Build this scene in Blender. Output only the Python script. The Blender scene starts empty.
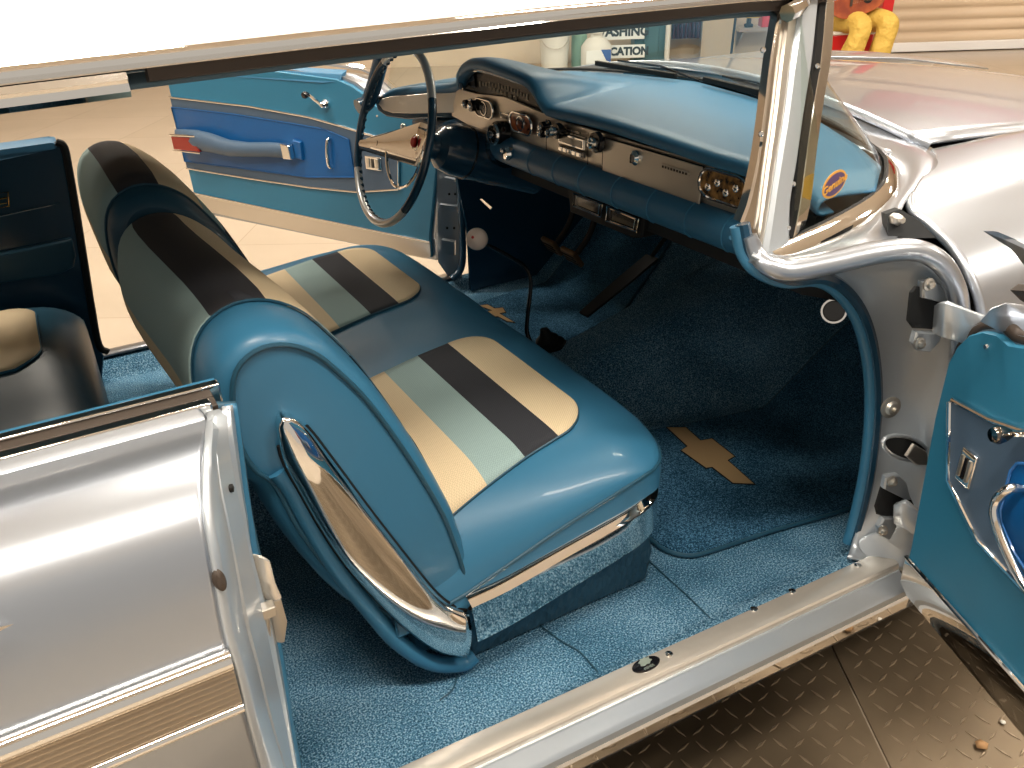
import bpy, bmesh, math, random
from mathutils import Vector as V, Matrix
random.seed(5)
sc = bpy.context.scene
COL = sc.collection
# ------------------------------------------------------------------ camera
CP = V((-1.11055, -1.53621, 1.33625))
CF = V((0.427105, 0.768681, -0.476142)); CR = V((0.866531, -0.498377, -0.027288)); CU = V((0.258274, 0.400937, 0.878945))
FPX = 826.4
cd = bpy.data.cameras.new('camera'); cam = bpy.data.objects.new('camera', cd); COL.objects.link(cam)
cd.sensor_width = 36; cd.lens = FPX / 1024 * 36; cd.clip_start = .02
m = Matrix.Identity(4)
for i in range(3): m[i][0] = CR[i]; m[i][1] = CU[i]; m[i][2] = -CF[i]; m[i][3] = CP[i]
cam.matrix_world = m; sc.camera = cam

def spot(px, py, X=None, Y=None, Z=None, pl=None):
    """world point on the given plane of the car seen at a photo pixel"""
    d = CF + CR * ((px - 512) / FPX) - CU * ((py - 384) / FPX)
    if pl is not None: p0, n = pl; t = (p0 - CP).dot(n) / d.dot(n)
    elif X is not None: t = (X - CP.x) / d.x
    elif Y is not None: t = (Y - CP.y) / d.y
    else: t = (Z - CP.z) / d.z
    return CP + d * t
def spots(l, **k): return [spot(a, b, **k) for a, b in l]

# ------------------------------------------------------------------ materials
def mat(name, col, rough=.5, metal=0, coat=0, spec=.5, trans=0, ior=1.45, emit=None, es=1, alpha=1):
    m = bpy.data.materials.new(name); m.use_nodes = True
    b = m.node_tree.nodes['Principled BSDF']; I = b.inputs
    I['Base Color'].default_value = (*col, 1); I['Roughness'].default_value = rough; I['Metallic'].default_value = metal
    I['Coat Weight'].default_value = coat; I['Coat Roughness'].default_value = .04; I['Specular IOR Level'].default_value = spec
    I['Transmission Weight'].default_value = trans; I['IOR'].default_value = ior
    if emit: I['Emission Color'].default_value = (*emit, 1); I['Emission Strength'].default_value = es
    m['b'] = 1
    return m
def nt(m): return m.node_tree.nodes, m.node_tree.links, m.node_tree.nodes['Principled BSDF']
def noise_mix(m, c1, c2, scale, detail=3, lo=.35, hi=.65, coord='Object', stretch=None):
    N, L, b = nt(m)
    tc = N.new('ShaderNodeTexCoord'); mp = N.new('ShaderNodeMapping'); n = N.new('ShaderNodeTexNoise'); r = N.new('ShaderNodeValToRGB')
    if stretch: mp.inputs['Scale'].default_value = stretch
    n.inputs['Scale'].default_value = scale; n.inputs['Detail'].default_value = detail
    r.color_ramp.elements[0].position = lo; r.color_ramp.elements[1].position = hi
    r.color_ramp.elements[0].color = (*c1, 1); r.color_ramp.elements[1].color = (*c2, 1)
    L.new(tc.outputs[coord], mp.inputs[0]); L.new(mp.outputs[0], n.inputs[0]); L.new(n.outputs[0], r.inputs[0]); L.new(r.outputs[0], b.inputs['Base Color'])
    return m
def bump(m, scale, strength, dist=.002, kind='noise', detail=3, stretch=None):
    N, L, b = nt(m)
    tc = N.new('ShaderNodeTexCoord'); mp = N.new('ShaderNodeMapping')
    if stretch: mp.inputs['Scale'].default_value = stretch
    if kind == 'noise': n = N.new('ShaderNodeTexNoise'); n.inputs['Detail'].default_value = detail
    elif kind == 'voronoi': n = N.new('ShaderNodeTexVoronoi')
    n.inputs['Scale'].default_value = scale
    bp = N.new('ShaderNodeBump'); bp.inputs['Strength'].default_value = strength; bp.inputs['Distance'].default_value = dist
    L.new(tc.outputs['Object'], mp.inputs[0]); L.new(mp.outputs[0], n.inputs[0]); L.new(n.outputs[0], bp.inputs['Height']); L.new(bp.outputs[0], b.inputs['Normal'])
    return m
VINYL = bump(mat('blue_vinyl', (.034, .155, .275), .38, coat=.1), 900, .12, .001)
VINYLD = bump(mat('deep_and_shaded_blue_vinyl', (.016, .070, .115), .42), 900, .12, .001)  # darker copy of the blue vinyl, shade put into its colour in places
DASHBLUE = bump(mat('dash_blue', (.028, .13, .24), .42), 700, .15, .001)
DOORBLUE = bump(mat('door_blue_vinyl', (.022, .155, .265), .42), 700, .1, .001)
NAVY = mat('navy_painted_metal', (.01, .045, .085), .25, coat=.6)
ROYAL = mat('royal_blue_plastic', (.003, .085, .27), .38, coat=.15)
SLATE = bump(mat('slate_blue_vinyl', (.060, .10, .155), .42), 700, .1, .001)
PAINT = mat('silver_blue_paint', (.39, .425, .48), .29, metal=.8, coat=.8)
JAMB = bump(mat('silver_jamb_paint', (.50, .55, .60), .33, metal=.55, coat=.5), 14, .25, .004)
WHITEPAINT = mat('white_roof_paint', (.74, .74, .74), .3, coat=.6)
CHROME = mat('chrome', (.87, .86, .84), .045, metal=1)
SATIN = bump(mat('satin_metal', (.62, .58, .52), .34, metal=.9), 260, .1, .001, stretch=(1, .05, 1))
SILL = bump(mat('polished_aluminium', (.90, .85, .77), .27, metal=.7), 14, .5, .004)
SILVERPL = mat('silver_plastic', (.50, .52, .53), .28, metal=.4, coat=.4)
BLACK = mat('black_rubber', (.010, .010, .010), .55, spec=.25)
GLOSSBLK = mat('gloss_black', (.008, .008, .01), .12, coat=.5)
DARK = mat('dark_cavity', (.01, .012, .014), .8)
BROWNSEAL = mat('brown_rubber', (.045, .032, .024), .55)
RED = mat('red_paint', (.55, .02, .02), .3)
REDLENS = mat('red_lens', (.25, .015, .01), .15, coat=.6)
GOLD = bump(mat('gold_embroidery', (.48, .33, .17), .5, metal=.35), 300, .4, .001)
BALL = mat('ivory_knob', (.95, .74, .62), .15, coat=.5)
def carpet(name, c1, c2, c3, sc_=330):
    m = mat(name, c2, .95, spec=.15)
    N, L, b = nt(m)
    tc = N.new('ShaderNodeTexCoord'); v = N.new('ShaderNodeTexVoronoi'); n = N.new('ShaderNodeTexNoise'); n2 = N.new('ShaderNodeTexNoise')
    v.inputs['Scale'].default_value = sc_; n.inputs['Scale'].default_value = sc_ * .55; n2.inputs['Scale'].default_value = 7; n.inputs['Detail'].default_value = 2
    r = N.new('ShaderNodeValToRGB'); e = r.color_ramp.elements
    e[0].position = .36; e[0].color = (*c1, 1); e[1].position = .66; e[1].color = (*c3, 1); q = e.new(.52); q.color = (*c2, 1)
    ad = N.new('ShaderNodeMath'); ad.operation = 'MULTIPLY_ADD'; ad.inputs[1].default_value = .25
    bp = N.new('ShaderNodeBump'); bp.inputs['Strength'].default_value = 1; bp.inputs['Distance'].default_value = .004
    L.new(tc.outputs['Object'], v.inputs[0]); L.new(tc.outputs['Object'], n.inputs[0]); L.new(tc.outputs['Object'], n2.inputs[0])
    L.new(n2.outputs[0], ad.inputs[0]); 
    ad2 = N.new('ShaderNodeMath'); ad2.operation = 'ADD'; ad2.inputs[1].default_value = -.125
    L.new(n.outputs[0], ad.inputs[2]); L.new(ad.outputs[0], ad2.inputs[0]); L.new(ad2.outputs[0], r.inputs[0]); L.new(r.outputs[0], b.inputs['Base Color'])
    L.new(n.outputs[0], bp.inputs['Height']); L.new(bp.outputs[0], b.inputs['Normal'])
    return m
CARPET = carpet('blue_loop_carpet', (.015, .070, .125), (.078, .210, .335), (.31, .50, .65), 620)
MAT_C = carpet('blue_floor_mat_pile', (.006, .035, .07), (.028, .105, .19), (.12, .28, .44), 700)
def cloth(name, stripes, axis='U'):
    """stripes: (position, colour) along uv axis, constant steps, woven bump"""
    m = mat(name, (1, 1, 1), .75, spec=.25)
    N, L, b = nt(m)
    uv = N.new('ShaderNodeUVMap'); sp = N.new('ShaderNodeSeparateXYZ'); r = N.new('ShaderNodeValToRGB'); r.color_ramp.interpolation = 'CONSTANT'
    e = r.color_ramp.elements; e[0].position = 0; e[0].color = (*stripes[0][1], 1); e[1].position = stripes[1][0]; e[1].color = (*stripes[1][1], 1)
    for p, c in stripes[2:]: q = e.new(p); q.color = (*c, 1)
    L.new(uv.outputs[0], sp.inputs[0]); L.new(sp.outputs['X' if axis == 'U' else 'Y'], r.inputs[0])
    tc = N.new('ShaderNodeTexCoord'); ck = N.new('ShaderNodeTexChecker'); ck.inputs['Scale'].default_value = 420
    ck.inputs[1].default_value = (.86, .86, .86, 1); ck.inputs[2].default_value = (1.06, 1.06, 1.06, 1)
    mx = N.new('ShaderNodeMix'); mx.data_type = 'RGBA'; mx.blend_type = 'MULTIPLY'; mx.inputs[0].default_value = 1
    L.new(tc.outputs['Object'], ck.inputs[0]); L.new(r.outputs[0], mx.inputs[6]); L.new(ck.outputs[0], mx.inputs[7]); L.new(mx.outputs[2], b.inputs['Base Color'])
    bp = N.new('ShaderNodeBump'); bp.inputs['Strength'].default_value = .5; bp.inputs['Distance'].default_value = .001
    L.new(ck.outputs[1], bp.inputs['Height']); L.new(bp.outputs[0], b.inputs['Normal'])
    return m
BEI = (.72, .58, .38); BLK = (.032, .034, .042); TEAL = (.31, .43, .43)
STRIPE_SEAT = cloth('striped_seat_cloth', [(0, BLK), (.055, BEI), (.345, TEAL), (.56, BLK), (.765, BEI)])
STRIPE_BACK = cloth('striped_back_cloth', [(0, BEI), (.40, BLK), (.62, TEAL), (.86, BEI)])

# ------------------------------------------------------------------ mesh building
def cr(pts, n=6, closed=False):
    pts = [V(p) for p in pts]; out = []; N = len(pts)
    rng = range(N) if closed else range(N - 1)
    for i in rng:
        p1, p2 = pts[i], pts[(i + 1) % N]
        p0 = pts[(i - 1) % N] if closed or i > 0 else p1 * 2 - p2
        p3 = pts[(i + 2) % N] if closed or i < N - 2 else p2 * 2 - p1
        for k in range(n):
            t = k / n
            out.append(.5 * ((2 * p1) + (p2 - p0) * t + (2 * p0 - 5 * p1 + 4 * p2 - p3) * t * t + (3 * p1 - p0 - 3 * p2 + p3) * t ** 3))
    if not closed: out.append(pts[-1])
    return out
def resample(pts, n, closed=False):
    pts = [V(p) for p in pts]
    if closed: pts = pts + [pts[0]]
    d = [0]
    for a, b in zip(pts, pts[1:]): d.append(d[-1] + (b - a).length)
    out = []; j = 0; cnt = n if closed else n - 1
    for k in range(n):
        t = d[-1] * k / cnt
        while j < len(d) - 2 and d[j + 1] < t: j += 1
        s = (t - d[j]) / max(1e-9, d[j + 1] - d[j]); out.append(pts[j].lerp(pts[j + 1], min(1, s)))
    return out
def sm(t): t = max(0, min(1, t)); return t * t * (3 - 2 * t)
def lerp(a, b, t): return a + (b - a) * t
def pw(tab, x):
    if x <= tab[0][0]: return tab[0][1]
    for (a, p), (b, q) in zip(tab, tab[1:]):
        if x <= b: return p + (q - p) * (x - a) / (b - a)
    return tab[-1][1]

class MB:
    def __init__(s): s.v = []; s.f = []; s.m = []; s.uv = {}
    def add(s, vs, fs, mi=0):
        o = len(s.v); s.v += [V(p) for p in vs]
        for f in fs: s.f.append(tuple(o + i for i in f)); s.m.append(mi)
        return o
    def grid(s, rows, cu=False, cv=False, mi=0, uv=None):
        nr, nc = len(rows), len(rows[0]); vs = [p for r in rows for p in r]; fs = []
        for i in range(nr if cv else nr - 1):
            for j in range(nc if cu else nc - 1):
                a = i * nc + j; b = i * nc + (j + 1) % nc; c = ((i + 1) % nr) * nc + (j + 1) % nc; d = ((i + 1) % nr) * nc + j
                fs.append((a, b, c, d))
        o = s.add(vs, fs, mi)
        if uv:
            for i in range(nr):
                for j in range(nc): s.uv[o + i * nc + j] = uv(i, j)
        return s
    def tube(s, path, r, n=8, closed=False, mi=0, sq=1, up=None):
        path = [V(p) for p in path]; N = len(path); rows = []
        rs = r if isinstance(r, (list, tuple)) else [r] * N
        t0 = (path[1] - path[0]).normalized(); u = up or (V((0, 0, 1)) if abs(t0.z) < .9 else V((1, 0, 0)))
        for i, p in enumerate(path):
            t = (path[(i + 1) % N] - path[i - 1]) if (closed or 0 < i < N - 1) else (path[1] - path[0] if i == 0 else path[-1] - path[-2])
            t.normalize(); u = (u - t * u.dot(t)).normalized(); w = t.cross(u)
            rows.append([p + (u * math.cos(a) + w * math.sin(a) * sq) * rs[i] for a in [2 * math.pi * k / n for k in range(n)]])
        s.grid(rows, cu=True, cv=closed, mi=mi)
        if not closed:
            o = len(s.v) - N * n; s.f.append(tuple(o + k for k in range(n))); s.f.append(tuple(o + (N - 1) * n + k for k in reversed(range(n)))); s.m += [mi, mi]
        return s
    def sweep(s, path, prof, up=(0, 0, 1), mi=0, closed=False, cap=True, scale=None):
        """prof (a, b): a along side = t x up, b along up"""
        path = [V(p) for p in path]; N = len(path); rows = []; up = V(up)
        for i, p in enumerate(path):
            t = (path[(i + 1) % N] - path[i - 1]) if (closed or 0 < i < N - 1) else (path[1] - path[0] if i == 0 else path[-1] - path[-2])
            t.normalize(); side = t.cross(up).normalized(); w = side.cross(t).normalized(); k = scale(i / (N - 1)) if scale else 1
            rows.append([p + side * a * k + w * b * k for a, b in prof])
        n = len(prof); s.grid(rows, cu=True, cv=closed, mi=mi)
        if cap and not closed:
            o = len(s.v) - N * n; s.f.append(tuple(o + k for k in range(n))); s.f.append(tuple(o + (N - 1) * n + k for k in reversed(range(n)))); s.m += [mi, mi]
        return s
    def box(s, c, size, rot=None, mi=0):
        c = V(c); vs = []
        for z in (-1, 1):
            for y in (-1, 1):
                for x in (-1, 1):
                    d = V((x * size[0] / 2, y * size[1] / 2, z * size[2] / 2)); vs.append(c + (rot @ d if rot else d))
        s.add(vs, [(0, 2, 3, 1), (4, 5, 7, 6), (0, 1, 5, 4), (2, 6, 7, 3), (0, 4, 6, 2), (1, 3, 7, 5)], mi); return s
    def prism(s, pts, off, mi=0, inset=0):
        pts = [V(p) for p in pts]; n = len(pts); off = V(off); c = sum(pts, V((0, 0, 0))) / n
        if inset:
            top = [p + off + (c - p).normalized() * inset for p in pts]; mid = [p + off * .75 for p in pts]
            vs = pts + mid + top; fs = [tuple(range(n))[::-1], tuple(range(2 * n, 3 * n))]
            for k in range(n):
                j = (k + 1) % n; fs += [(k, j, n + j, n + k), (n + k, n + j, 2 * n + j, 2 * n + k)]
        else:
            vs = pts + [p + off for p in pts]; fs = [tuple(range(n))[::-1], tuple(range(n, 2 * n))] + [(k, (k + 1) % n, n + (k + 1) % n, n + k) for k in range(n)]
        s.add(vs, fs, mi); return s
    def lathe(s, o, axis, prof, n=20, mi=0, sx=1, ref=None):
        """prof (r, h) along axis; sx stretches one radial axis"""
        o = V(o); a = V(axis).normalized(); u = V(ref) if ref else (V((0, 0, 1)) if abs(a.z) < .9 else V((1, 0, 0))); u = (u - a * u.dot(a)).normalized(); w = a.cross(u)
        rows = [[o + a * h + (u * math.cos(t) + w * math.sin(t) * sx) * r for t in [2 * math.pi * k / n for k in range(n)]] for r, h in prof]
        if prof[0][0] > 1e-5: return s.grid(rows, cu=True, cv=True, mi=mi)
        s.grid(rows, cu=True, mi=mi); N = len(prof); b = len(s.v) - N * n
        s.f.append(tuple(b + k for k in range(n))); s.f.append(tuple(b + (N - 1) * n + k for k in reversed(range(n)))); s.m += [mi, mi]
        return s
    def ball(s, c, r, n=16, mi=0, sc3=(1, 1, 1)):
        rows = []
        for i in range(1, n):
            t = math.pi * i / n; rows.append([V(c) + V((r * sc3[0] * math.sin(t) * math.cos(a), r * sc3[1] * math.sin(t) * math.sin(a), r * sc3[2] * math.cos(t))) for a in [2 * math.pi * k / (2 * n) for k in range(2 * n)]])
        s.grid(rows, cu=True, mi=mi); b = len(s.v) - len(rows) * 2 * n
        s.f.append(tuple(b + k for k in reversed(range(2 * n)))); s.f.append(tuple(len(s.v) - 2 * n + k for k in range(2 * n))); s.m += [mi, mi]; return s
    def build(s, name, mats, parent=None, solid=0, bevel=0, ang=38, sub=0, recalc=True):
        me = bpy.data.meshes.new(name); me.from_pydata([tuple(p) for p in s.v], [], s.f)
        mats = mats if isinstance(mats, (list, tuple)) else [mats]
        for k in mats: me.materials.append(k)
        me.polygons.foreach_set('material_index', s.m)
        if s.uv:
            ul = me.uv_layers.new(name='UVMap')
            for l in me.loops: ul.data[l.index].uv = s.uv.get(l.vertex_index, (0, 0))
        if recalc:
            b = bmesh.new(); b.from_mesh(me); bmesh.ops.recalc_face_normals(b, faces=b.faces); b.to_mesh(me); b.free()
        xs = [p.x for p in s.v]; ys = [p.y for p in s.v]; zs = [p.z for p in s.v]
        c = V(((min(xs) + max(xs)) / 2, (min(ys) + max(ys)) / 2, min(zs)))
        me.transform(Matrix.Translation(-c))
        me.polygons.foreach_set('use_smooth', [True] * len(me.polygons)); me.set_sharp_from_angle(angle=math.radians(ang))
        o = bpy.data.objects.new(name, me); COL.objects.link(o)
        if parent: o.parent = parent; o.location = c - wloc(parent)
        else: o.location = c
        if solid: q = o.modifiers.new('thickness', 'SOLIDIFY'); q.thickness = abs(solid); q.offset = -1 if solid > 0 else 1
        if bevel: q = o.modifiers.new('edge', 'BEVEL'); q.width = bevel; q.segments = 3; q.limit_method = 'ANGLE'; q.angle_limit = math.radians(40)
        if sub: q = o.modifiers.new('smooth', 'SUBSURF'); q.levels = sub; q.render_levels = sub
        me.update(); return o
def wloc(o):
    l = V((0, 0, 0))
    while o: l += o.location; o = o.parent
    return l
def thing(name, loc, label, cat, group=None):
    o = bpy.data.objects.new(name, None); COL.objects.link(o); o.location = loc; o.empty_display_size = .1
    return tag(o, label, cat, group)
def tag(o, label=None, cat=None, group=None, kind=None):
    if label: o['label'] = label
    if cat: o['category'] = cat
    if group: o['group'] = group
    if kind: o['kind'] = kind
    return o
def text(name, body, size, o, xdir, ydir, mt, parent=None, ext=.001, bold=0, align='CENTER'):
    cu = bpy.data.curves.new(name, 'FONT'); cu.body = body; cu.size = size; cu.extrude = ext; cu.align_x = align; cu.align_y = 'CENTER'; cu.offset = bold
    t = bpy.data.objects.new(name, cu); COL.objects.link(t)
    bpy.context.view_layer.update(); dg = bpy.context.evaluated_depsgraph_get(); me = bpy.data.meshes.new_from_object(t.evaluated_get(dg))
    bpy.data.objects.remove(t); x = V(xdir).normalized(); y = V(ydir).normalized(); z = x.cross(y)
    M = Matrix([(x.x, y.x, z.x), (x.y, y.y, z.y), (x.z, y.z, z.z)]).to_4x4(); me.transform(M)
    me.materials.clear(); me.materials.append(mt)
    ob = bpy.data.objects.new(name, me); COL.objects.link(ob)
    ob.location = V(o) - (wloc(parent) if parent else V((0, 0, 0)))
    if parent: ob.parent = parent
    return ob
def arc(cx, cy, r, a0, a1, n): return [(cx + r * math.cos(math.radians(lerp(a0, a1, k / n))), cy + r * math.sin(math.radians(lerp(a0, a1, k / n)))) for k in range(n + 1)]
# ------------------------------------------------------------------ the garage
E1 = V((.874, -.485, 0)); E2 = V((.485, .874, 0)); UP = V((0, 0, 1))
RROT = Matrix([(E1.x, E2.x, 0), (E1.y, E2.y, 0), (0, 0, 1)])
def RM(a, b, z=0): return E1 * a + E2 * b + UP * z
TILE = mat('beige_floor_tile', (.62, .47, .33), .22, spec=.5)
def tile_nodes(m, c1, c2, cm, w, h, mort, rot):
    N, L, b = nt(m); tc = N.new('ShaderNodeTexCoord'); mp = N.new('ShaderNodeMapping'); br = N.new('ShaderNodeTexBrick'); n = N.new('ShaderNodeTexNoise'); mx = N.new('ShaderNodeMix')
    mp.inputs['Rotation'].default_value = (0, 0, rot); br.offset = 0; br.inputs['Scale'].default_value = 1; br.inputs['Brick Width'].default_value = w; br.inputs['Row Height'].default_value = h
    br.inputs['Mortar Size'].default_value = mort; br.inputs[1].default_value = (*c1, 1); br.inputs[2].default_value = (*c2, 1); br.inputs[3].default_value = (*cm, 1)
    mx.data_type = 'RGBA'; mx.blend_type = 'MULTIPLY'; mx.inputs[0].default_value = .25; n.inputs['Scale'].default_value = 1.2; n.inputs['Detail'].default_value = 5
    L.new(tc.outputs['Object'], mp.inputs[0]); L.new(mp.outputs[0], br.inputs[0]); L.new(tc.outputs['Object'], n.inputs[0]); L.new(br.outputs[0], mx.inputs[6]); L.new(n.outputs[0], mx.inputs[7]); L.new(mx.outputs[2], b.inputs['Base Color'])
tile_nodes(TILE, (.50, .42, .33), (.475, .40, .31), (.37, .30, .23), .9, .9, .003, .55)
mb = MB(); mb.box(RM(2, 2, -.05), (24, 13.2, .1), RROT); tag(mb.build('floor', TILE), kind='structure')
WALLM = noise_mix(mat('cream_wall', (.6, .5, .38), .7), (.60, .49, .37), (.66, .55, .42), 2)
CEILM = mat('white_ceiling', (.75, .68, .60), .8)
mb = MB(); mb.box(RM(2, 8.7, 2.1), (24, .2, 4.4), RROT); tag(mb.build('wall_back', WALLM), kind='structure')
mb = MB(); mb.box(RM(-10.1, 2, 2.1), (.2, 13.2, 4.4), RROT); tag(mb.build('wall_left', WALLM), kind='structure')
mb = MB(); mb.box(RM(14.1, 2, 2.1), (.2, 13.2, 4.4), RROT); tag(mb.build('wall_right', WALLM), kind='structure')
mb = MB(); mb.box(RM(2, 2, 4.35), (24.4, 13.4, .1), RROT); tag(mb.build('ceiling', CEILM), kind='structure')
# ceiling tube lights
LIGHTW = mat('light_diffuser', (1, 1, 1), .5, emit=(1, .93, .82), es=14)
FIX = mat('white_enamel', (.8, .8, .8), .4)
spots_l = [(-3.2, -2.2), (-.4, -2.2), (2.4, -2.2), (-3.2, .6), (-.4, .6), (2.4, .6), (-3.2, 4.2), (0.6, 4.2), (4.4, 4.2), (6.4, .4), (8, 4.4)]
for i, (a, b) in enumerate(spots_l):
    t = thing('ceiling_light', RM(a, b, 4.22), 'long white fluorescent batten light fixed to the garage ceiling', 'ceiling light', 'fluorescent lights on the ceiling')
    h = MB(); h.box(RM(a, b, 4.27), (1.7, .34, .06), RROT); h.build('housing', FIX, t, bevel=.01)
    for s in (-.08, .08):
        d = MB(); d.tube([RM(a - .78, b + s, 4.215), RM(a + .78, b + s, 4.215)], .03, 10); d.build('fluorescent_tube', LIGHTW, t)
    la = bpy.data.lights.new('lamp', 'AREA'); la.shape = 'RECTANGLE'; la.size = 1.6; la.size_y = .3; la.energy = 108; la.color = (1, .9, .77)
    lo = bpy.data.objects.new('lamp', la); COL.objects.link(lo); lo.matrix_world = Matrix.Translation(RM(a, b, 4.17)) @ RROT.to_4x4(); lo.visible_camera = True
w = bpy.data.worlds.new('World'); sc.world = w; w.use_nodes = True
w.node_tree.nodes['Background'].inputs[0].default_value = (1, .90, .78, 1); w.node_tree.nodes['Background'].inputs[1].default_value = .55
# diamond tread plates under the passenger side
PLATE = noise_mix(mat('bronze_tread_plate', (.2, .15, .1), .42, metal=.55), (.14, .105, .067), (.235, .18, .12), 3, 5)
HILITE = mat('bronze_highlight', (.34, .27, .19), .35, metal=.6)  # paler lozenges, the glint on their edges put into the colour
pa, pb = spot(828, 639, Z=.006), spot(890, 768, Z=.006); pd = (pb - pa).normalized(); pn = V((pd.y, -pd.x, 0))
if pn.x < 0: pn = -pn
def plate(sgn, name, label):
    mb = MB(); w0, w1 = (.003, 1.25) if sgn > 0 else (-1.25, -.003); l0, l1 = -.9, 1.3
    c = pa + pd * (l0 + l1) / 2 + pn * (w0 + w1) / 2; rot = Matrix([(pn.x, pd.x, 0), (pn.y, pd.y, 0), (0, 0, 1)])
    mb.box((c.x, c.y, .003), (w1 - w0, l1 - l0, .006), rot)
    p = .036; k = 0; i0 = int(w0 / p); 
    for i in range(int(w0 / p) + 1, int(w1 / p)):
        for j in range(int(l0 / p) + 1, int(l1 / p)):
            o = pa + pn * i * p + pd * j * p; a = math.radians(38 if (i + j) % 2 else -52); a += math.atan2(pn.y, pn.x)
            x = V((math.cos(a), math.sin(a), 0)); y = V((-x.y, x.x, 0)); o = V((o.x, o.y, .006))
            mb.add([o - x * .0165, o - y * .0032, o + x * .0165, o + y * .0032, o - x * .012 + UP * .0022, o - y * .0016 + UP * .0022, o + x * .012 + UP * .0022, o + y * .0016 + UP * .0022],
                   [(0, 1, 5, 4), (1, 2, 6, 5), (2, 3, 7, 6), (3, 0, 4, 7), (4, 5, 6, 7)], 1)
    o = mb.build(name, [PLATE, HILITE], ang=20); tag(o, label, 'floor plate')
plate(1, 'tread_plate', 'bronze diamond tread plate on the floor below the open passenger door')
plate(-1, 'tread_plate', 'bronze diamond tread plate on the floor beside the sill, left of the plate seam')
# roller shutter
SHUT = mat('cream_shutter', (.66, .52, .37), .45)
def onwall(px, py, d=8.45): return spot(px, py, pl=(E2 * d, E2))
a0 = onwall(878, 30).dot(E1); z0 = 0.02
sh = thing('roller_shutter', RM(a0 + 2, 8.55, 0), 'cream horizontal-ribbed roller shutter on the back wall above the fender', 'roller shutter')
mb = MB(); pr = []
zz = .10
while zz < 2.5: pr += [(0, zz), (.022, zz + .02), (.03, zz + .05), (.022, zz + .08), (0, zz + .1), (0, zz + .112)]; zz += .125
mb.grid([[RM(a0, 8.56 - d, z) for d, z in pr], [RM(a0 + 4.4, 8.56 - d, z) for d, z in pr]]); mb.build('curtain', SHUT, sh, solid=.01, ang=15)
mb = MB(); mb.box(RM(a0 + 2.2, 8.52, .06), (4.4, .08, .1), RROT); mb.build('bottom_bar', FIX, sh, bevel=.01)
mb = MB(); mb.box(RM(a0 - .05, 8.50, 1.3), (.1, .16, 2.6), RROT); mb.build('guide_rail', SHUT, sh)
mb = MB(); mb.box(RM(a0 + 2.2, 8.42, 2.65), (4.6, .4, .4), RROT); mb.build('roller_box', SHUT, sh, bevel=.03)
# ------------------------------------------------------------------ the car body
car = thing('car', (0, 0, 0), 'silver blue vintage two-door hardtop with white roof, chrome trim and both doors standing open', 'car')
def XY(l, f): return [f(*p) for p in l]
# --- near rear quarter panel (front cut line traced at its own depths)
qe = [((209, 419), -.80), ((206, 432), -.835), ((203, 448), -.865), ((201, 485), -.905), ((203, 520), -.93), ((210, 560), -.947), ((222, 629), -.961), ((234, 670), -.967), ((240, 702), -.970), ((246, 718), -.971), ((262, 775), -.970)]
qf = cr([spot(*p, Y=y) for p, y in qe], 4)
mb = MB(); rows = []
for p in qf: rows.append([V((p.x - d, p.y + .02 * d * 0, p.z + .0 * d)) for d in (0, .004, .06, .15, .3, .5, .8, 1.2)])
last = rows[-1]
for k in (1, 2): rows.append([V((p.x, p.y + .03 * k * k, p.z - .13 * k)) for p in last])
rows.insert(0, [V((p.x, p.y + .012, p.z - .004)) for p in rows[0]])
mb.grid(rows); mb.build('rear_quarter_panel', PAINT, car, solid=.004, ang=50)
# belt trim of the quarter window: inner trim, chrome, slot, chrome
zb = .95
def strip(name, y0, y1, z0, z1, mt, x0=-1.02, x1=-2.3, par=None, h=.02, be=.002):
    mb = MB(); mb.box(((x0 + x1) / 2, (y0 + y1) / 2, (z0 + z1) / 2 - h / 2), (abs(x1 - x0), abs(y1 - y0), h), Matrix.Rotation(0, 3, 'X')); return mb.build(name, mt, par or car, bevel=be)
strip('window_sill_trim', -.735, -.752, .95, .95, VINYL, x0=-1.012)
o = strip('belt_moulding', -.752, -.764, .956, .956, CHROME, x0=-1.012, h=.03)
strip('window_slot', -.764, -.783, .944, .944, BROWNSEAL, x0=-1.02)
strip('belt_moulding', -.783, -.797, .954, .954, CHROME, x0=-1.027, h=.018)
# --- lock pillar jamb
ys = [(412, 232, 236, 238), ]
jc = [
 [(209, 421), (214, 414), (222, 408), (229, 405), (234, 404)],
 [(203, 448), (209, 446), (222, 437), (233, 439), (240, 439)],
 [(201, 485), (212, 485), (230, 485), (239, 488), (247, 490)],
 [(203, 520), (219, 520), (236, 515), (244, 520), (252, 522)],
 [(210, 560), (227, 560), (244, 556), (249, 556), (260, 560)],
 [(222, 629), (240, 629), (261, 629), (270, 629), (279, 641)],
 [(234, 670), (251, 670), (269, 668), (278, 668), (284, 668)],
 [(246, 718), (263, 718), (279, 718), (286, 718), (291, 718)],
 [(262, 775), (279, 770), (289, 770), (294, 770), (301, 770)]]
oy = [-.80, -.865, -.905, -.93, -.947, -.961, -.967, -.971, -.970]
fr = [0, .34, .62, .82, 1.0]
cols = []
for j in range(5):
    cols.append(cr([spot(*jc[i][j], Y=lerp(oy[i], -.79, fr[j])) for i in range(9)], 4))
rows = [[cols[j][i] for j in range(4)] for i in range(len(cols[0]))]
rr = []
for r in rows:
    a, b, c, d = r; g = V((-.010, 0, 0))
    rr.append([a, a.lerp(b, .15) + V((.004, 0, 0)), a.lerp(b, .85) + V((.004, 0, 0)), b + g * .6, b.lerp(c, .14) + g * .6, b.lerp(c, .2) + V((.002, 0, 0)), b.lerp(c, .9) + V((.003, 0, 0)), c + g * .4, c.lerp(d, .3) + g * .3, c.lerp(d, .5) + V((.002, 0, 0)), d])
rr.append([V((p.x, p.y, p.z - .25)) for p in rr[-1]])
mb = MB(); mb.grid(rr); mb.build('lock_pillar', JAMB, car, solid=.004, ang=30)
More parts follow.
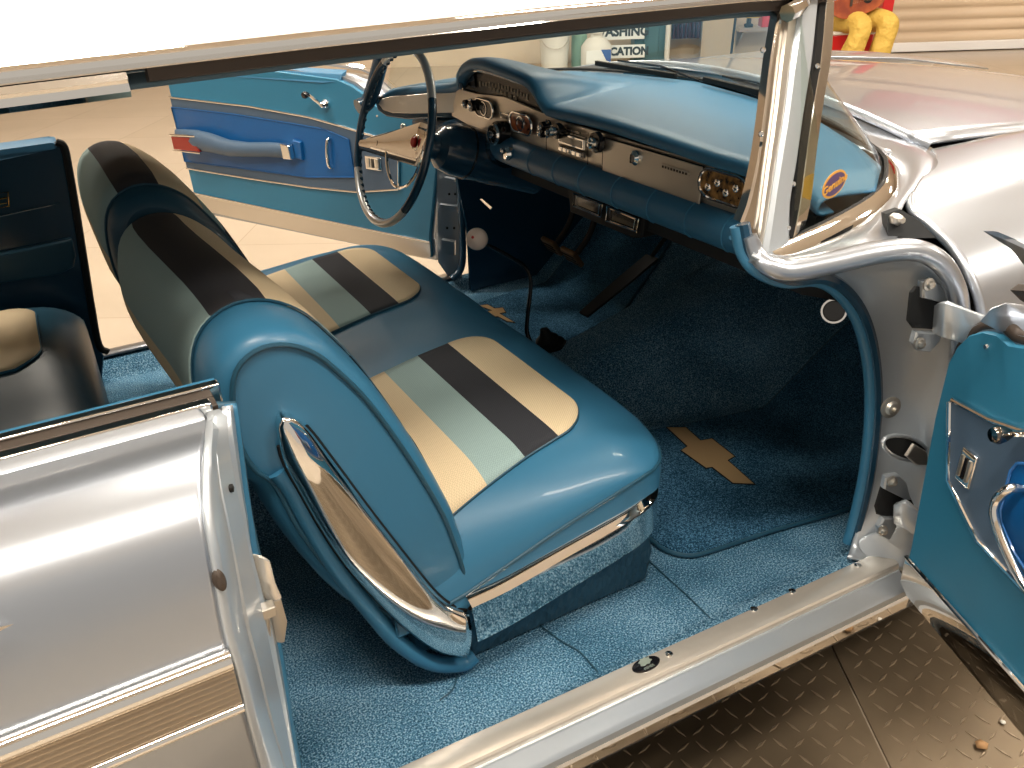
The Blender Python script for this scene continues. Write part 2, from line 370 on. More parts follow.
# blue windlace and interior side panel behind
wl = [p.copy() for p in cols[4]]; wl.append(wl[-1] + V((0, 0, -.2)))
dl = [p.copy() for p in cols[3]]; dl.append(dl[-1] + V((0, 0, -.2)))
mb = MB(); mb.grid([[a + V((-.002, 0, 0)), a.lerp(b, .5) + V((.005, 0, 0)), b] for a, b in zip(dl, wl)]); mb.build('door_windlace', VINYL, car, solid=.012)
mb = MB(); mb.grid([[p, p + V((-.02, .012, 0)), p + V((-1.2, .03, 0))] for p in wl]); mb.build('quarter_trim_panel', VINYLD, car, solid=.006)
# small jamb fittings
p = spot(221.5, 579, Y=-.94); p += (CP - p).normalized() * .016; ax_ = (CP - p).normalized() * .6 + V((.3, -.5, 0)); mb = MB(); mb.lathe(p + V((-.002, 0, 0)), ax_, [(.0, -.012), (.010, -.012), (.010, .002), (.007, .004), (0, .004)], 20, sx=.5, ref=(0, 0, 1)); mb.build('rubber_bumper', BROWNSEAL, car)
p = spot(231, 488, Y=-.85); mb = MB(); mb.lathe(p + V((-.002, 0, 0)), (1, -.2, 0), [(0, 0), (.004, 0), (.004, .004), (0, .005)], 12); mb.build('bumper_hole', BLACK, car)
lt = MB(); P0 = spots([(245, 552), (256, 556), (264, 580), (270, 597), (262, 600), (252, 590)], Y=-.82)
lt.prism(P0, (.012, -.012, 0), inset=.003); striker = lt.build('latch_striker', SILL, car, bevel=.004)
lt = MB(); lt.prism(spots([(256, 600), (268, 596), (276, 620), (272, 642), (264, 640)], Y=-.815), (.012, -.01, 0), inset=.002)
lt.tube(spots([(266, 612), (268, 640)], Y=-.84), .004, 8); lt.box(spot(267, 610, Y=-.85), (.016, .014, .012)); lt.build('latch_tongue', SATIN, striker, bevel=.001)
# --- spear moulding on the quarter panel
sp = thing('x', (0, 0, 0), None, None); bpy.data.objects.remove(sp)
xf, xr = -1.078, -2.3
RIB = bump(mat('ribbed_gold_trim', (.80, .66, .50), .42, metal=.85), 1, .0, .001)
mb = MB(); n = 14; pr = []
for k in range(n + 1):
    z = lerp(.796, .752, k / n); pr.append((-.9735 - (.0018 if k % 2 else 0), z))
mb.grid([[V((x, y, z)) for y, z in pr] for x in (xf, xr)]); spear = mb.build('side_spear_band', RIB, car, solid=.002, ang=10)
def halfround(r, q=1, n=8): return [(r * q * math.cos(a), r * math.sin(a)) for a in [math.pi * 2 * k / (2 * n) for k in range(2 * n)]]
mb = MB(); mb.tube([V((xf, -.970, .803)), V((xr, -.970, .803))], .0105, 16); mb.build('side_spear_bead', CHROME, car)
mb = MB(); mb.tube([V((xf, -.973, .747)), V((xr, -.973, .747))], .005, 12); mb.build('side_spear_bead', CHROME, car)
# chrome arrow badge at the left edge
c = spot(2, 628, Y=-.955); mb = MB(); mb.add([c + V((.008, 0, 0)), c + V((-.03, -.002, .008)), c + V((-.03, -.002, -.008)), c + V((-.02, -.008, 0))], [(0, 1, 3), (0, 3, 2), (1, 2, 3), (0, 2, 1)]); mb.build('side_badge', CHROME, car)

# --- sill, sweeping forward to the hinge pillar
def sy(x): return -.026 * (max(x, -1.25) + .6) / .6
def sill(name, prof, mt, xa=-2.3, xb=.02, **k):
    mb = MB(); mb.grid([[V((x, y + sy(x), z)) for y, z in prof] for x in [lerp(xa, xb, t / 8) for t in range(9)]], cu=True)
    b = len(mb.v); n = len(prof); mb.f += [tuple(range(n)), tuple(range(b - n, b))]; mb.m += [0, 0]
    return mb.build(name, mt, car, **k)
plate_ = sill('sill_plate', [(-.815, .343), (-.819, .348), (-.830, .350), (-.848, .3495), (-.856, .347), (-.858, .343), (-.859, .330), (-.856, .328), (-.85, .343), (-.82, .338)], SILL, ang=20)
sill('sill_panel', [(-.81, .335), (-.862, .334), (-.864, .331), (-.882, .320), (-.888, .312), (-.889, .300), (-.84, .28), (-.80, .28)], JAMB, ang=25)
sill('rocker_moulding', [(-.886, .300), (-.890, .292), (-.889, .270), (-.880, .262), (-.878, .255), (-.87, .25), (-.86, .28)], CHROME, ang=25)
sill('rocker_panel', [(-.87, .262), (-.872, .245), (-.83, .17), (-.60, .17), (-.60, .25)], NAVY, xb=.1)
for px in [(669, 654), (754, 609), (792, 591), (858, 565)]:
    c = spot(*px, Z=.350); mb = MB(); mb.lathe(c - UP * .001, UP, [(0, 0), (.0065, 0), (.006, .0018), (.003, .003), (0, .003)], 16); mb.box(c + UP * .002, (.008, .0012, .0012)); mb.build('sill_screw', CHROME, plate_)
c = spot(646, 664.5, Z=.350); bd = MB(); bd.lathe(c - UP * .0005, UP, [(0, 0), (.0125, 0), (.0125, .0012), (.0115, .0018), (0, .0018)], 32, sx=2.0, ref=(0, 1, 0)); bdo = bd.build('sill_badge', GLOSSBLK, plate_)
BADG = mat('badge_pale_green', (.42, .50, .44), .3, metal=.5)
cc = c + V((.001, .003, .0015)); bk = MB()
bk.prism([cc + V((x, y, 0)) for x, y in [(-.011, -.003), (-.009, .001), (-.011, .004), (-.006, .006), (-.004, .0085), (.001, .0075), (.004, .009), (.006, .006), (.011, .006), (.009, .002), (.012, -.001), (.007, -.003), (.005, -.0055), (0, -.004), (-.005, -.0055)]], (0, 0, .001)); bk.build('badge_coach', BADG, bdo)
text('badge_lettering', 'FISHER', .0062, c + V((0, -.0078, .0022)), (1, 0, 0), (0, 1, 0), BADG, bdo, ext=.0003)

# --- hinge pillar, dogleg and windlace on the near side
win = cr([spot(*p, Y=y) for p, y in [((737, 226), -.735), ((743, 252), -.745), ((757, 270), -.765), ((785, 281), -.785), ((818, 280), -.80), ((843, 296), -.80), ((860, 325), -.80), ((869, 365), -.80), ((871, 410), -.80), ((866, 465), -.80), ((857, 510), -.80), ((848, 542), -.80)]], 6)
mb = MB(); mb.tube(win, .0105, 12); mb.build('door_windlace', VINYL, car)
mb = MB(); mb.tube([p + V((.004, -.006, .004)) for p in win], .010, 8); mb.build('door_windlace', NAVY, car)
inn = cr([spot(*p, Y=y) for p, y in [((748, 262), -.76), ((775, 281), -.785), ((818, 280), -.805), ((846, 293), -.805), ((864, 322), -.81), ((873, 362), -.81), ((875, 410), -.81), ((870, 465), -.81), ((862, 510), -.81), ((852, 545), -.815), ((848, 556), -.83)]], 6)
out = cr([spot(*p, Y=y) for p, y in [((752, 256), -.775), ((790, 274), -.80), ((850, 262), -.835), ((905, 258), -.865), ((940, 268), -.885), ((958, 300), -.895), ((962, 340), -.895), ((955, 400), -.895), ((945, 450), -.895), ((932, 520), -.895), ((905, 572), -.885)]], 6)
nn = 61; I = resample(inn, nn); O = resample(out, nn)
def dish(k, t):  # inward dish of the recess
    s = math.sin(math.pi * min(1, max(0, t))); a = k / (nn - 1)
    return V((0, .022 * s * sm(a / .12), 0)) if a < .85 else V((0, .022 * s * sm((1 - a) / .15) - .0, 0))
mb = MB(); rows = [[I[k].lerp(O[k], j / 10) + dish(k, j / 10) for j in range(11)] for k in range(nn)]
mb.grid(rows); hp = mb.build('hinge_pillar', JAMB, car, solid=-.006, ang=60)
# raised flange of the dogleg
fl = cr([spot(*p, Y=y) for p, y in [((750, 236), -.755), ((757, 254), -.765), ((770, 266), -.785), ((792, 270), -.80), ((835, 262), -.825), ((880, 252), -.85), ((915, 250), -.868), ((940, 262), -.885), ((955, 285), -.897), ((961, 318), -.90), ((961, 350), -.90)]], 6)
mb = MB(); mb.tube(fl, [lerp(.010, .017, min(1, k / 14)) for k in range(len(fl))], 12, sq=.8); mb.build('door_opening_flange', PAINT, car)
# cowl side between windscreen base and flange
cb = cr([spot(*p, Y=y) for p, y in [((797, 240), -.765), ((815, 236), -.765), ((845, 226), -.755), ((872, 214), -.75), ((895, 203), -.745), ((913, 185), -.70), ((920, 165), -.64)]], 5)
cl = cr([spot(*p, Y=y) for p, y in [((757, 254), -.765), ((792, 268), -.80), ((840, 260), -.825), ((880, 251), -.85), ((893, 232), -.83), ((902, 208), -.765), ((938, 169), -.688)]], 5)
# the cowl panel wraps forward round the windscreen corner
cb2 = cr([V(p) for p in [(-.27, -.768, .926), (-.12, -.760, .938), (0, -.735, .952), (.10, -.677, .966), (.165, -.59, .98), (.205, -.43, .995)]], 6)
co = cr([spot(757, 254, Y=-.765), spot(792, 268, Y=-.80), spot(845, 260, Y=-.825), spot(885, 250, Y=-.852), spot(898, 236, Y=-.83), spot(903, 206, Y=-.762), spot(937, 170, Y=-.690), spot(927, 151, Y=-.61), V((.285, -.5, .985))], 5)
A_ = resample(cb2, 48); B_ = resample(co, 48)
mb = MB(); mb.grid([[A_[k].lerp(B_[k], j / 6) + V((0, 0, .006 * math.sin(math.pi * j / 6))) for j in range(7)] for k in range(48)]); mb.build('cowl_side_panel', PAINT, car, solid=-.004, ang=50)
# black gap behind the fender edge with a bolt in it
mb = MB(); mb.prism([spot(886, 214, Y=-.815), spot(900, 209, Y=-.815), spot(920, 221, Y=-.84), spot(936, 238, Y=-.85), spot(915, 238, Y=-.85), spot(888, 236, Y=-.83)], (.03, .03, -.01)); gap = mb.build('fender_gap', DARK, car)
c = spot(894, 222, Y=-.83); mb = MB(); mb.lathe(c + V((.01, .01, 0)), (-.3, -1, .2), [(0, 0), (.009, 0), (.009, .012), (.005, .016), (.005, .022), (0, .022)], 6); mb.build('fender_bolt', SATIN, car, bevel=.001)
# hinge pockets, hinge arms, bolts, holes
pk = MB(); pk.prism(spots([(909, 292), (914, 286), (948, 297), (945, 330), (912, 328), (906, 320)], Y=-.872), (.004, -.003, 0)); pk.build('hinge_pocket', DARK, hp)
pk = MB(); pk.prism(spots([(880, 486), (905, 492), (914, 512), (900, 520), (876, 514), (874, 506)], Y=-.872), (.004, -.003, 0)); pk.build('hinge_pocket', DARK, hp)
HO = [spot(905 + 22 * math.cos(a) - 3 * math.sin(a), 448 + 11 * math.cos(a) * .6 + 12 * math.sin(a) * .9, Y=-.868) for a in [2 * math.pi * k / 20 for k in range(20)]]
pk = MB(); pk.tube(HO, .0035, 8, closed=True); pk.build('access_hole_rim', JAMB, hp)
pk = MB(); pk.prism(HO, (.003, -.002, 0)); pk.build('access_hole', DARK, hp)
pk = MB(); pk.prism(spots([(904, 455), (912, 443), (924, 450), (926, 464), (914, 464)], Y=-.877), (0, -.006, 0), inset=.002); pk.build('check_strap', SATIN, hp)
def bracket(pts, Y, name='hinge_bracket'):
    b = MB(); b.prism(spots(pts, Y=Y), (-.002, -.010, 0), inset=.003); return b.build(name, JAMB, hp)
bracket([(918, 280), (928, 277), (936, 282), (944, 296), (942, 302), (918, 296)], -.872)
bracket([(912, 330), (938, 331), (936, 338), (926, 350), (914, 349), (909, 341)], -.872)
bracket([(882, 474), (895, 472), (903, 480), (907, 497), (902, 497), (880, 486)], -.872)
bracket([(880, 515), (893, 515), (893, 524), (886, 537), (876, 533), (875, 524)], -.872)
for px, r in [((928, 284), .006), ((919, 343), .006), ((891.5, 481), .006), ((882, 530), .006), ((890, 407), .0115)]:
    c = spot(*px, Y=-.885 if r < .01 else -.862); mb = MB(); mb.lathe(c, (-.25, -1, .1), [(0, 0), (r * 1.5, 0), (r * 1.5, .003), (r, .004), (r * .8, .009), (r * .3, .010), (r * .3, .016 if r > .01 else .0095), (0, .016 if r > .01 else .0095)], 18); mb.build('hinge_bolt', SATIN, hp)
def arm(top, bot, Y0, Y1, name):
    a = [spot(*p, Y=y) for p, y in zip(top, (Y0, (Y0 + Y1) / 2, Y1))]; b = [spot(*p, Y=y) for p, y in zip(bot, (Y0, (Y0 + Y1) / 2, Y1))]
    mb = MB(); mb.grid([[p, p.lerp(q, .5) + V((-.003, -.002, 0)), q] for p, q in zip(cr(a, 4), cr(b, 4))]); mb.build(name, JAMB, car, solid=.010, bevel=.002)
arm([(934, 305), (945, 303), (990, 318)], [(932, 333), (943, 338), (985, 350)], -.89, -.96, 'door_hinge')
arm([(893, 505), (906, 503), (925, 516)], [(893, 524), (906, 530), (922, 542)], -.885, -.925, 'door_hinge')
# foot of the pillar running out into the sill
ft = [[spot(852, 540, Y=-.81), spot(862, 556, Y=-.835), spot(880, 566, Y=-.862), spot(900, 573, Y=-.885)],
      [spot(876, 530, Y=-.83), spot(890, 542, Y=-.855), spot(900, 548, Y=-.87), spot(912, 560, Y=-.89)],
      [spot(905, 520, Y=-.88), spot(914, 525, Y=-.885), spot(920, 530, Y=-.89), spot(926, 540, Y=-.895)]]
mb = MB(); mb.grid(ft); mb.build('pillar_foot', JAMB, car, solid=-.005, sub=2)

# --- near front fender and hood
sec = [(-.605, .981), (-.66, .977), (-.72, .970), (-.77, .959), (-.81, .942), (-.85, .918), (-.885, .890), (-.915, .850), (-.945, .78), (-.958, .68), (-.955, .5), (-.93, .3)]
edge = [.275, .215, .09, .010, .006, .010, .006, .004, .000, .0, .0, .0]
mb = MB(); rows = []
S3 = cr([V((e, y, z)) for e, (y, z) in zip(edge, sec)], 4)
for p in S3: rows.append([V((lerp(p.x, 2.3, t), p.y, p.z - .05 * t * t)) for t in (0, .003, .03, .1, .2, .35, .5, .7, .85, 1)])
rows = [[V((q.x, q.y, q.z - (.012 if i == 0 else 0))) for q in rows[i]] for i in range(len(rows))]
mb.grid(rows); mb.build('front_fender', PAINT, car, solid=-.006, ang=50)
fe = [p + V((.004, 0, 0)) for p in S3[10:]]
mb = MB(); mb.tube(fe[:30], .0075, 10); mb.build('fender_edge_flange', PAINT, car)
def hz(x, y): return 1.055 - .05 * (x - .3) - .05 * max(0, x - .3) ** 2 - .068 * min(1, abs(y) / .6) ** 2
mb = MB(); rows = []
for i in range(25):
    y = lerp(-.60, .60, i / 24); xs = .275 + .02 * (1 - (y / .6) ** 2)
    rows.append([V((lerp(xs, 2.35, t), y, hz(lerp(xs, 2.35, t), y) - (.012 if t == 0 else 0))) for t in (0, .004, .05, .12, .2, .3, .4, .55, .7, .85, 1)])
mb.grid(rows); mb.build('hood', PAINT, car, solid=-.006, ang=50)
mb = MB(); rows = []
for p in cr([V((.1, y, z)) for y, z in [(.605, .950), (.66, .958), (.72, .962), (.80, .958), (.87, .94), (.93, .88), (.955, .78), (.955, .5)]], 4): rows.append([V((lerp(p.x, 2.35, t), p.y, p.z - pw([(0, 0), (1.35, .012), (1.8, .055), (2.35, .14)], lerp(p.x, 2.35, t)))) for t in [k / 16 for k in range(17)]])
mb.grid(rows); mb.build('front_fender', PAINT, car, solid=.006, ang=50)
# cowl panel under the wipers
mb = MB(); rows = []
for i in range(21):
    y = lerp(-.6, .6, i / 20); xb = pw([(0, .268), (.2, .245), (.42, .203), (.6, .15)], abs(y)); rows.append([V((xb - .02, y, 1.012 - .03 * abs(y))), V((xb + .01, y, 1.008 - .03 * abs(y))), V((.30, y, hz(.3, y) - .01))])
mb.grid(rows); mb.build('cowl_panel', PAINT, car, solid=.004)

# --- windscreen
base = [(-.262, -.757, .934), (-.12, -.745, .95), (0, -.72, .965), (.08, -.672, .978), (.14, -.60, .99), (.20, -.42, 1.01), (.24, -.2, 1.02), (.265, 0, 1.025)]
base = base + [(x, -y, z) for x, y, z in base[-2::-1]]
topc = [(-.185, -.665, 1.235), (-.15, -.655, 1.243), (-.115, -.62, 1.25), (-.085, -.56, 1.254), (-.065, -.48, 1.258), (-.03, -.32, 1.264), (-.01, -.16, 1.268), (0, 0, 1.27)]
topc = topc + [(x, -y, z) for x, y, z in topc[-2::-1]]
Bc = resample(cr(base, 8), 97); Tc = resample(cr(topc, 8), 97)
GLASS = bpy.data.materials.new('windscreen_glass'); GLASS.use_nodes = True
N, L = GLASS.node_tree.nodes, GLASS.node_tree.links; N.remove(N['Principled BSDF'])
tr = N.new('ShaderNodeBsdfTransparent'); gl = N.new('ShaderNodeBsdfGlossy'); fr_ = N.new('ShaderNodeLayerWeight'); pw_ = N.new('ShaderNodeMath'); ma_ = N.new('ShaderNodeMath'); mx = N.new('ShaderNodeMixShader')
tr.inputs[0].default_value = (.90, .96, .93, 1); gl.inputs['Roughness'].default_value = .01; pw_.operation = 'POWER'; pw_.inputs[1].default_value = 4.5; ma_.operation = 'MULTIPLY_ADD'; ma_.inputs[1].default_value = .85; ma_.inputs[2].default_value = .055
L.new(fr_.outputs['Facing'], pw_.inputs[0]); L.new(pw_.outputs[0], ma_.inputs[0]); L.new(ma_.outputs[0], mx.inputs[0]); L.new(tr.outputs[0], mx.inputs[1]); L.new(gl.outputs[0], mx.inputs[2]); L.new(mx.outputs[0], N['Material Output'].inputs[0])
ws = thing('x', (0, 0, 0), None, None); ws.name = 'windscreen'; ws.parent = car
for k in list(ws.keys()): del ws[k]
mb = MB(); mb.grid([[Bc[k].lerp(Tc[k], j / 8) + (Bc[k] - V((-.1, 0, Bc[k].z))).normalized() * .012 * math.sin(math.pi * j / 8) for j in range(9)] for k in range(2, 95)]); mb.build('glass', GLASS, ws, ang=80)
mb = MB(); pth = [p + V((0, 0, -.006)) for p in Bc]; cpr = [(-.022, -.012), (-.018, -.002), (-.008, .008), (.002, .012), (.006, .008), (.006, -.006), (0, -.014)]
mb.sweep(Bc[:60], [(-a, b) for a, b in cpr]); mb.build('base_moulding', CHROME, ws, ang=40)
mb = MB(); mb.tube([p + V((0, 0, .010)) + (V((-.1, 0, 0)) - V((p.x, p.y, 0))).normalized() * .004 for p in Bc[1:96]], .004, 6); mb.build('rubber_seal', BLACK, ws)
mb = MB(); mb.tube([p for p in Tc], .012, 8); mb.build('top_moulding', CHROME, ws)
# wipers
def wiper(a, b):
    w_ = MB(); a, b = V(a), V(b); d = (b - a).normalized(); rot = Matrix([(d.x, -d.y, 0), (d.y, d.x, 0), (d.z, 0, 1)])
    w_.box((a + b) / 2, ((b - a).length, .010, .012), rot); o = w_.build('wiper', BLACK, car, bevel=.002)
    w2 = MB(); w2.tube([a.lerp(b, .25) + V((.01, 0, .012)), a.lerp(b, .7) + V((.03, 0, .010)), b + V((.05, -.02, -.012))], .0025, 6); w2.build('wiper_arm', GLOSSBLK, o)
wiper(spot(596, 63, Z=1.045), spot(676, 76, Z=1.045)); wiper(spot(704, 79, Z=1.045), spot(766, 94, Z=1.04))
# sticker on the wrap-round glass
ct = spot(834, 184, Y=-.748); ex = V((1, .14, .03)).normalized(); ey = UP; ob_ = MB()
ORANGE = mat('decal_orange', (.75, .38, .06), .4); PURP = mat('decal_purple', (.09, .05, .14), .4)
n_ = ex.cross(ey).normalized(); n_ = n_ if n_.y < 0 else -n_
def oval(c, rx, ry, tilt, n=28):
    u = ex * math.cos(tilt) + ey * math.sin(tilt); v = -ex * math.sin(tilt) + ey * math.cos(tilt); return [c + u * rx * math.cos(a) + v * ry * math.sin(a) for a in [2 * math.pi * k / n for k in range(n)]]
ob_.prism(oval(ct, .028, .019, .15), n_ * .0008); dc = ob_.build('windscreen_sticker', ORANGE, ws)
o2 = MB(); o2.prism(oval(ct + n_ * .001, .0245, .0155, .15), n_ * .0006); o2.build('sticker_field', PURP, dc)
text('sticker_script', 'Genuine', .017, ct + n_ * .002, ex + UP * .25, UP - ex * .1, ORANGE, dc, ext=.0003, bold=.0003)

# --- windscreen pillar, near side: strips that run from the roof to the dogleg
Yt, Yb = -.645, -.757
def pst(l, r, name, mt, th, push=0, par=None):
    """l / r: (x, y) traces from top to bottom of the strip edges; depth runs with height"""
    a = []
    for tr_ in (l, r):
        pts = []
        for x, y in tr_:
            t = (y + 5) / 255; pts.append(spot(x, y, Y=lerp(Yt, Yb, t) + push))
        a.append(resample(cr(pts, 6), 25))
    A, B = a; off = V((.3, 1, -.1)).normalized() * th
    mb = MB(); mb.grid([[A[k], A[k].lerp(B[k], .15) - off * .15, A[k].lerp(B[k], .85) - off * .15, B[k], B[k] + off, A[k] + off] for k in range(25)], cu=True)
    n = 6; mb.f += [tuple(range(n)), tuple(range(24 * n, 25 * n))]; mb.m += [0, 0]
    return mb.build(name, mt, par, ang=25)
wp = thing('x', (0, 0, 0), None, None); wp.name = 'windscreen_pillar'; wp.parent = car
for k in list(wp.keys()): del wp[k]
pst([(779, 6), (770, 60), (764, 110), (757, 160), (748, 200), (740, 222)], [(789, 4), (782, 50), (776, 110), (769, 160), (763, 205), (756, 230)], 'inner_garnish', CHROME, .02, push=.012, par=wp)
pst([(788, 0), (780, 60), (773, 120), (766, 170), (759, 225), (756, 244)], [(801, 0), (792, 60), (786, 110), (778, 160), (768, 225), (763, 246)], 'pillar_seal', SATIN, .03, push=.006, par=wp)
pst([(800, 0), (791, 60), (785, 110), (777, 160), (767, 225), (760, 262)], [(818, 0), (812, 60), (804, 110), (797, 160), (790, 205), (790, 256)], 'pillar_post', JAMB, .04, par=wp)
pst([(817, 0), (811, 60), (803, 110), (796, 160), (789, 215), (786, 234)], [(826, 0), (822, 60), (812, 110), (805, 160), (799, 205), (792, 238)], 'pillar_gasket', BLACK, .03, push=.002, par=wp)
pst([(824, -2), (818, 60), (810, 110), (803, 160), (797, 205), (791, 238)], [(834, -2), (832, 50), (824, 100), (817, 150), (812, 195), (806, 222), ], 'outer_garnish', CHROME, .03, push=.001, par=wp)
for px in [(761, 134), (817, 66), (793, 184), (788, 228), (763, 50)]:
    c = spot(*px, Y=lerp(Yt, Yb, (px[1] + 5) / 255) - .004); mb = MB(); mb.lathe(c, (-.4, -1, .2), [(0, 0), (.004, 0), (.0035, .002), (0, .003)], 12); mb.build('garnish_screw', CHROME, wp)

# --- roof, drip rail, headliner
def rail(x): return V((x, -.645 - .0 * x, pw([(-2.3, 1.205), (-1.6, 1.230), (-1.2, 1.241), (-.9, 1.250), (-.5, 1.259), (-.2, 1.262), (-.05, 1.255)], x)))
xs = [-2.3, -2.0, -1.7, -1.5, -1.3, -1.15, -1.0, -.85, -.7, -.55, -.4, -.25, -.15, -.08]
mb = MB(); rows = []
for x in xs:
    r = rail(x); row = []
    for t in (0, .02, .06, .12, .2, .35, .5, .65, .8, .9, .98, 1):
        y = lerp(-.64, .64, t); row.append(V((x + (.06 if x > -.2 else 0) * math.sin(math.pi * t), y, r.z + .004 + .093 * (1 - abs(2 * t - 1) ** 2.6) * (1 if x < -.2 else .45))))
    rows.append(row)
rows = [[V(p) for p in r] for r in rows]
mb.grid(rows); mb.build('roof', WHITEPAINT, car, solid=.02, ang=50)
mb = MB(); rows = [[V((p.x, p.y * .97, p.z - .03)) for p in r] for r in rows]; mb.grid(rows); mb.build('headliner', mat('headliner_cloth', (.10, .16, .20), .9), car, solid=.006)
RX = [rail(x) for x in xs]
mb = MB(); mb.sweep(RX, [(.010, .0055), (.018, .002), (.019, -.003), (.013, -.005), (.015, -.009), (.008, -.012), (-.01, -.012), (-.01, .005)]); mb.build('drip_rail', CHROME, car, ang=30)
mb = MB(); mb.sweep([p for p in RX if -1.01 < p.x][0:], [(.006, -.011), (.004, -.022), (-.02, -.026), (-.02, -.011)]); mb.build('roof_seal', BROWNSEAL, car, ang=30)
mb = MB(); mb.sweep([rail(x) for x in (-2.3, -1.9, -1.5, -1.25, -1.02)], [(.016, -.010), (.020, -.016), (.014, -.020), (.016, -.027), (.008, -.033), (-.02, -.033), (-.02, -.010)]); mb.build('quarter_window_frame', CHROME, car, ang=30)
# far side rail, back of the roof
mb = MB(); mb.sweep([V((p.x, -p.y, p.z)) for p in RX], [(-.012, .016), (-.020, .010), (-.016, -.02), (.02, -.02), (.01, .014)]); mb.build('drip_rail', CHROME, car, ang=30)
# far windscreen pillar
mb = MB(); q = [V((-.30, .755, .93)), V((-.262, .757, .95)), V((-.22, .71, 1.09)), V((-.185, .66, 1.235))]; mb.tube(cr(q, 5), .022, 10); fp = mb.build('windscreen_pillar', NAVY, car)

# --- floor pan with carpet: tunnel, toe board, sills
def fh(x, y):
    z = .29; H = pw([(-1.6, .10), (-.5, .10), (-.1, .13), (.2, .20), (.5, .26), (.9, .3)], x); wd = pw([(-.5, .17), (0, .21), (.5, .30)], x)
    t = max(0, 1 - abs(y) / wd); z += H * sm(t * 1.25)
    if x > .28: z = max(z, .29 + (x - .28) * .9) + (0 if x < .35 else 0)
    z += .045 * sm((abs(y) - .775) / .035)
    if x < -.9: z += .055 * sm((-x - .9) / .06) * (sm((-1.02 - x) / .04) if False else 1) * (1 if abs(y) < .8 else .0) * 0
    return z
mb = MB(); rows = []
for i in range(97):
    x = lerp(-1.9, .72, i / 96); rows.append([V((x, lerp(-.845, .845, j / 84), fh(x, lerp(-.845, .845, j / 84)))) for j in range(85)])
mb.grid(rows); cpt = mb.build('carpet', CARPET, car, solid=.008, ang=60)
# carpet seams
for l in [[(540, 625), (560, 640), (580, 652), (598, 672)], [(645, 557), (668, 578), (690, 598), (712, 620)], [(440, 700), (452, 690), (458, 675)]]:
    mb = MB(); mb.tube(cr([spot(a, b, Z=.293) for a, b in l], 6), .0013, 6); mb.build('carpet_seam', carp if False else VINYLD, cpt)
# firewall and kick panels
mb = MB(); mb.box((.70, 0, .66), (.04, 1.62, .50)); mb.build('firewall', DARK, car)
for s_ in (-1, 1):
    mb = MB(); mb.prism([V((x, s_ * .778, z)) for x, z in [(.03, .30), (.03, .5), (.0, .70), (-.06, .84), (.70, .92), (.70, .30)]], (0, s_ * .012, 0)); mb.build('kick_panel', NAVY, car)
# kick panel vent ring and light, near side
c = spot(834, 311, X=.25); mb = MB(); mb.lathe(c, (-.75, -.55, .35), [(.022, 0), (.026, 0), (.026, .008), (.022, .008)], 24); mb.build('vent_ring', CHROME, car)
mb = MB(); mb.lathe(c, (-.75, -.55, .35), [(0, 0), (.022, 0), (.020, .004), (0, .004)], 24); mb.build('vent_knob', GLOSSBLK, car)
# underbody so nothing shows below the floor, far sill
mb = MB(); mb.box((0.2, 0, .22), (3.6, 1.2, .1)); mb.build('underbody', DARK, car)
mb = MB(); mb.grid([[V((x, y, z)) for y, z in [(.815, .343), (.822, .349), (.857, .347), (.888, .315), (.888, .30), (.87, .25), (.60, .25)]] for x in (-1.35, .02)], cu=False); mb.build('sill_panel', PAINT, car, solid=.004, ang=25)
# far hinge pillar with its hinges
mb = MB(); mb.prism([spot(437, 166, Y=.84), spot(459, 166, Y=.84), spot(461, 240, Y=.84), spot(461, 272, Y=.84), spot(452, 282, Y=.84), spot(438, 262, Y=.84)], (.02, .03, 0)); fhp = mb.build('hinge_pillar', JAMB, car)
for (x0, y0, x1, y1) in [(441, 203, 459, 211), (443, 238, 456, 254), (446, 176, 456, 181)]:
    mb = MB(); mb.prism([spot(x0, y0, Y=.83), spot(x1, y0 + 2, Y=.83), spot(x1, y1, Y=.83), spot(x0, y1 - 2, Y=.83)], (-.012, -.012, 0), inset=.002); mb.build('hinge_bracket', JAMB, fhp)
mb = MB(); mb.tube(cr([spot(459, 165, Y=.80), spot(461, 205, Y=.80), spot(463, 245, Y=.80), spot(461, 268, Y=.80), spot(452, 279, Y=.80)], 6), .012, 10); mb.build('door_windlace', NAVY, car)
c = spot(456.5, 174, Y=.83); 
for px in [(455, 194), (449, 194), (454, 228), (447, 228)]:
    mb = MB(); mb.lathe(spot(*px, Y=.838), (0, -1, 0), [(0, 0), (.004, 0), (.004, .002), (0, .002)], 10); mb.build('hinge_bolt', BLACK, fhp)
# ------------------------------------------------------------------ front bench seat
seat = thing('front_seat', (-.6, 0, .29), 'blue split-back front bench seat with beige, black and teal striped cloth and chrome side trims', 'seat')
YS = .665
TRACK = bump(mat('ribbed_track', (.05, .11, .15), .3, metal=.6), 90, 1, .004, kind='voronoi', stretch=(1, 1, .5))
def xf(y): return -.425 + .142 * max(0, 1 - (abs(y) / YS) ** 8) ** (1 / 3)
def zpipe(x): return pw([(-.95, .42), (-.72, .462), (-.55, .515), (-.40, .552), (-.30, .560)], x)
def ctop(x, y, lift=0):
    ds = max(0, (YS - abs(y)) / .16); e = (1 - max(0, 1 - ds) ** 2.3) ** (1 / 1.9)
    zc = pw([(-.95, .565), (-.75, .590), (-.55, .602), (-.40, .603), (-.2, .600)], x)
    zc -= .010 * math.exp(-(y / .09) ** 2)
    z = lerp(zpipe(x), zc, e); f = max(0, (xf(y) - x) / .15); g = (1 - max(0, 1 - f) ** 2.2) ** (1 / 2.0)
    return lerp(min(z, .555), z, g) + lift
ysl = [-1 + .0 * 0] 
yy = [YS * math.sin(math.pi / 2 * k / 36) if False else YS * (1 - (1 - k / 36) ** 1.6) for k in range(37)]
yy = [-y for y in yy[::-1]] + yy[1:]
mb = MB(); rows = []
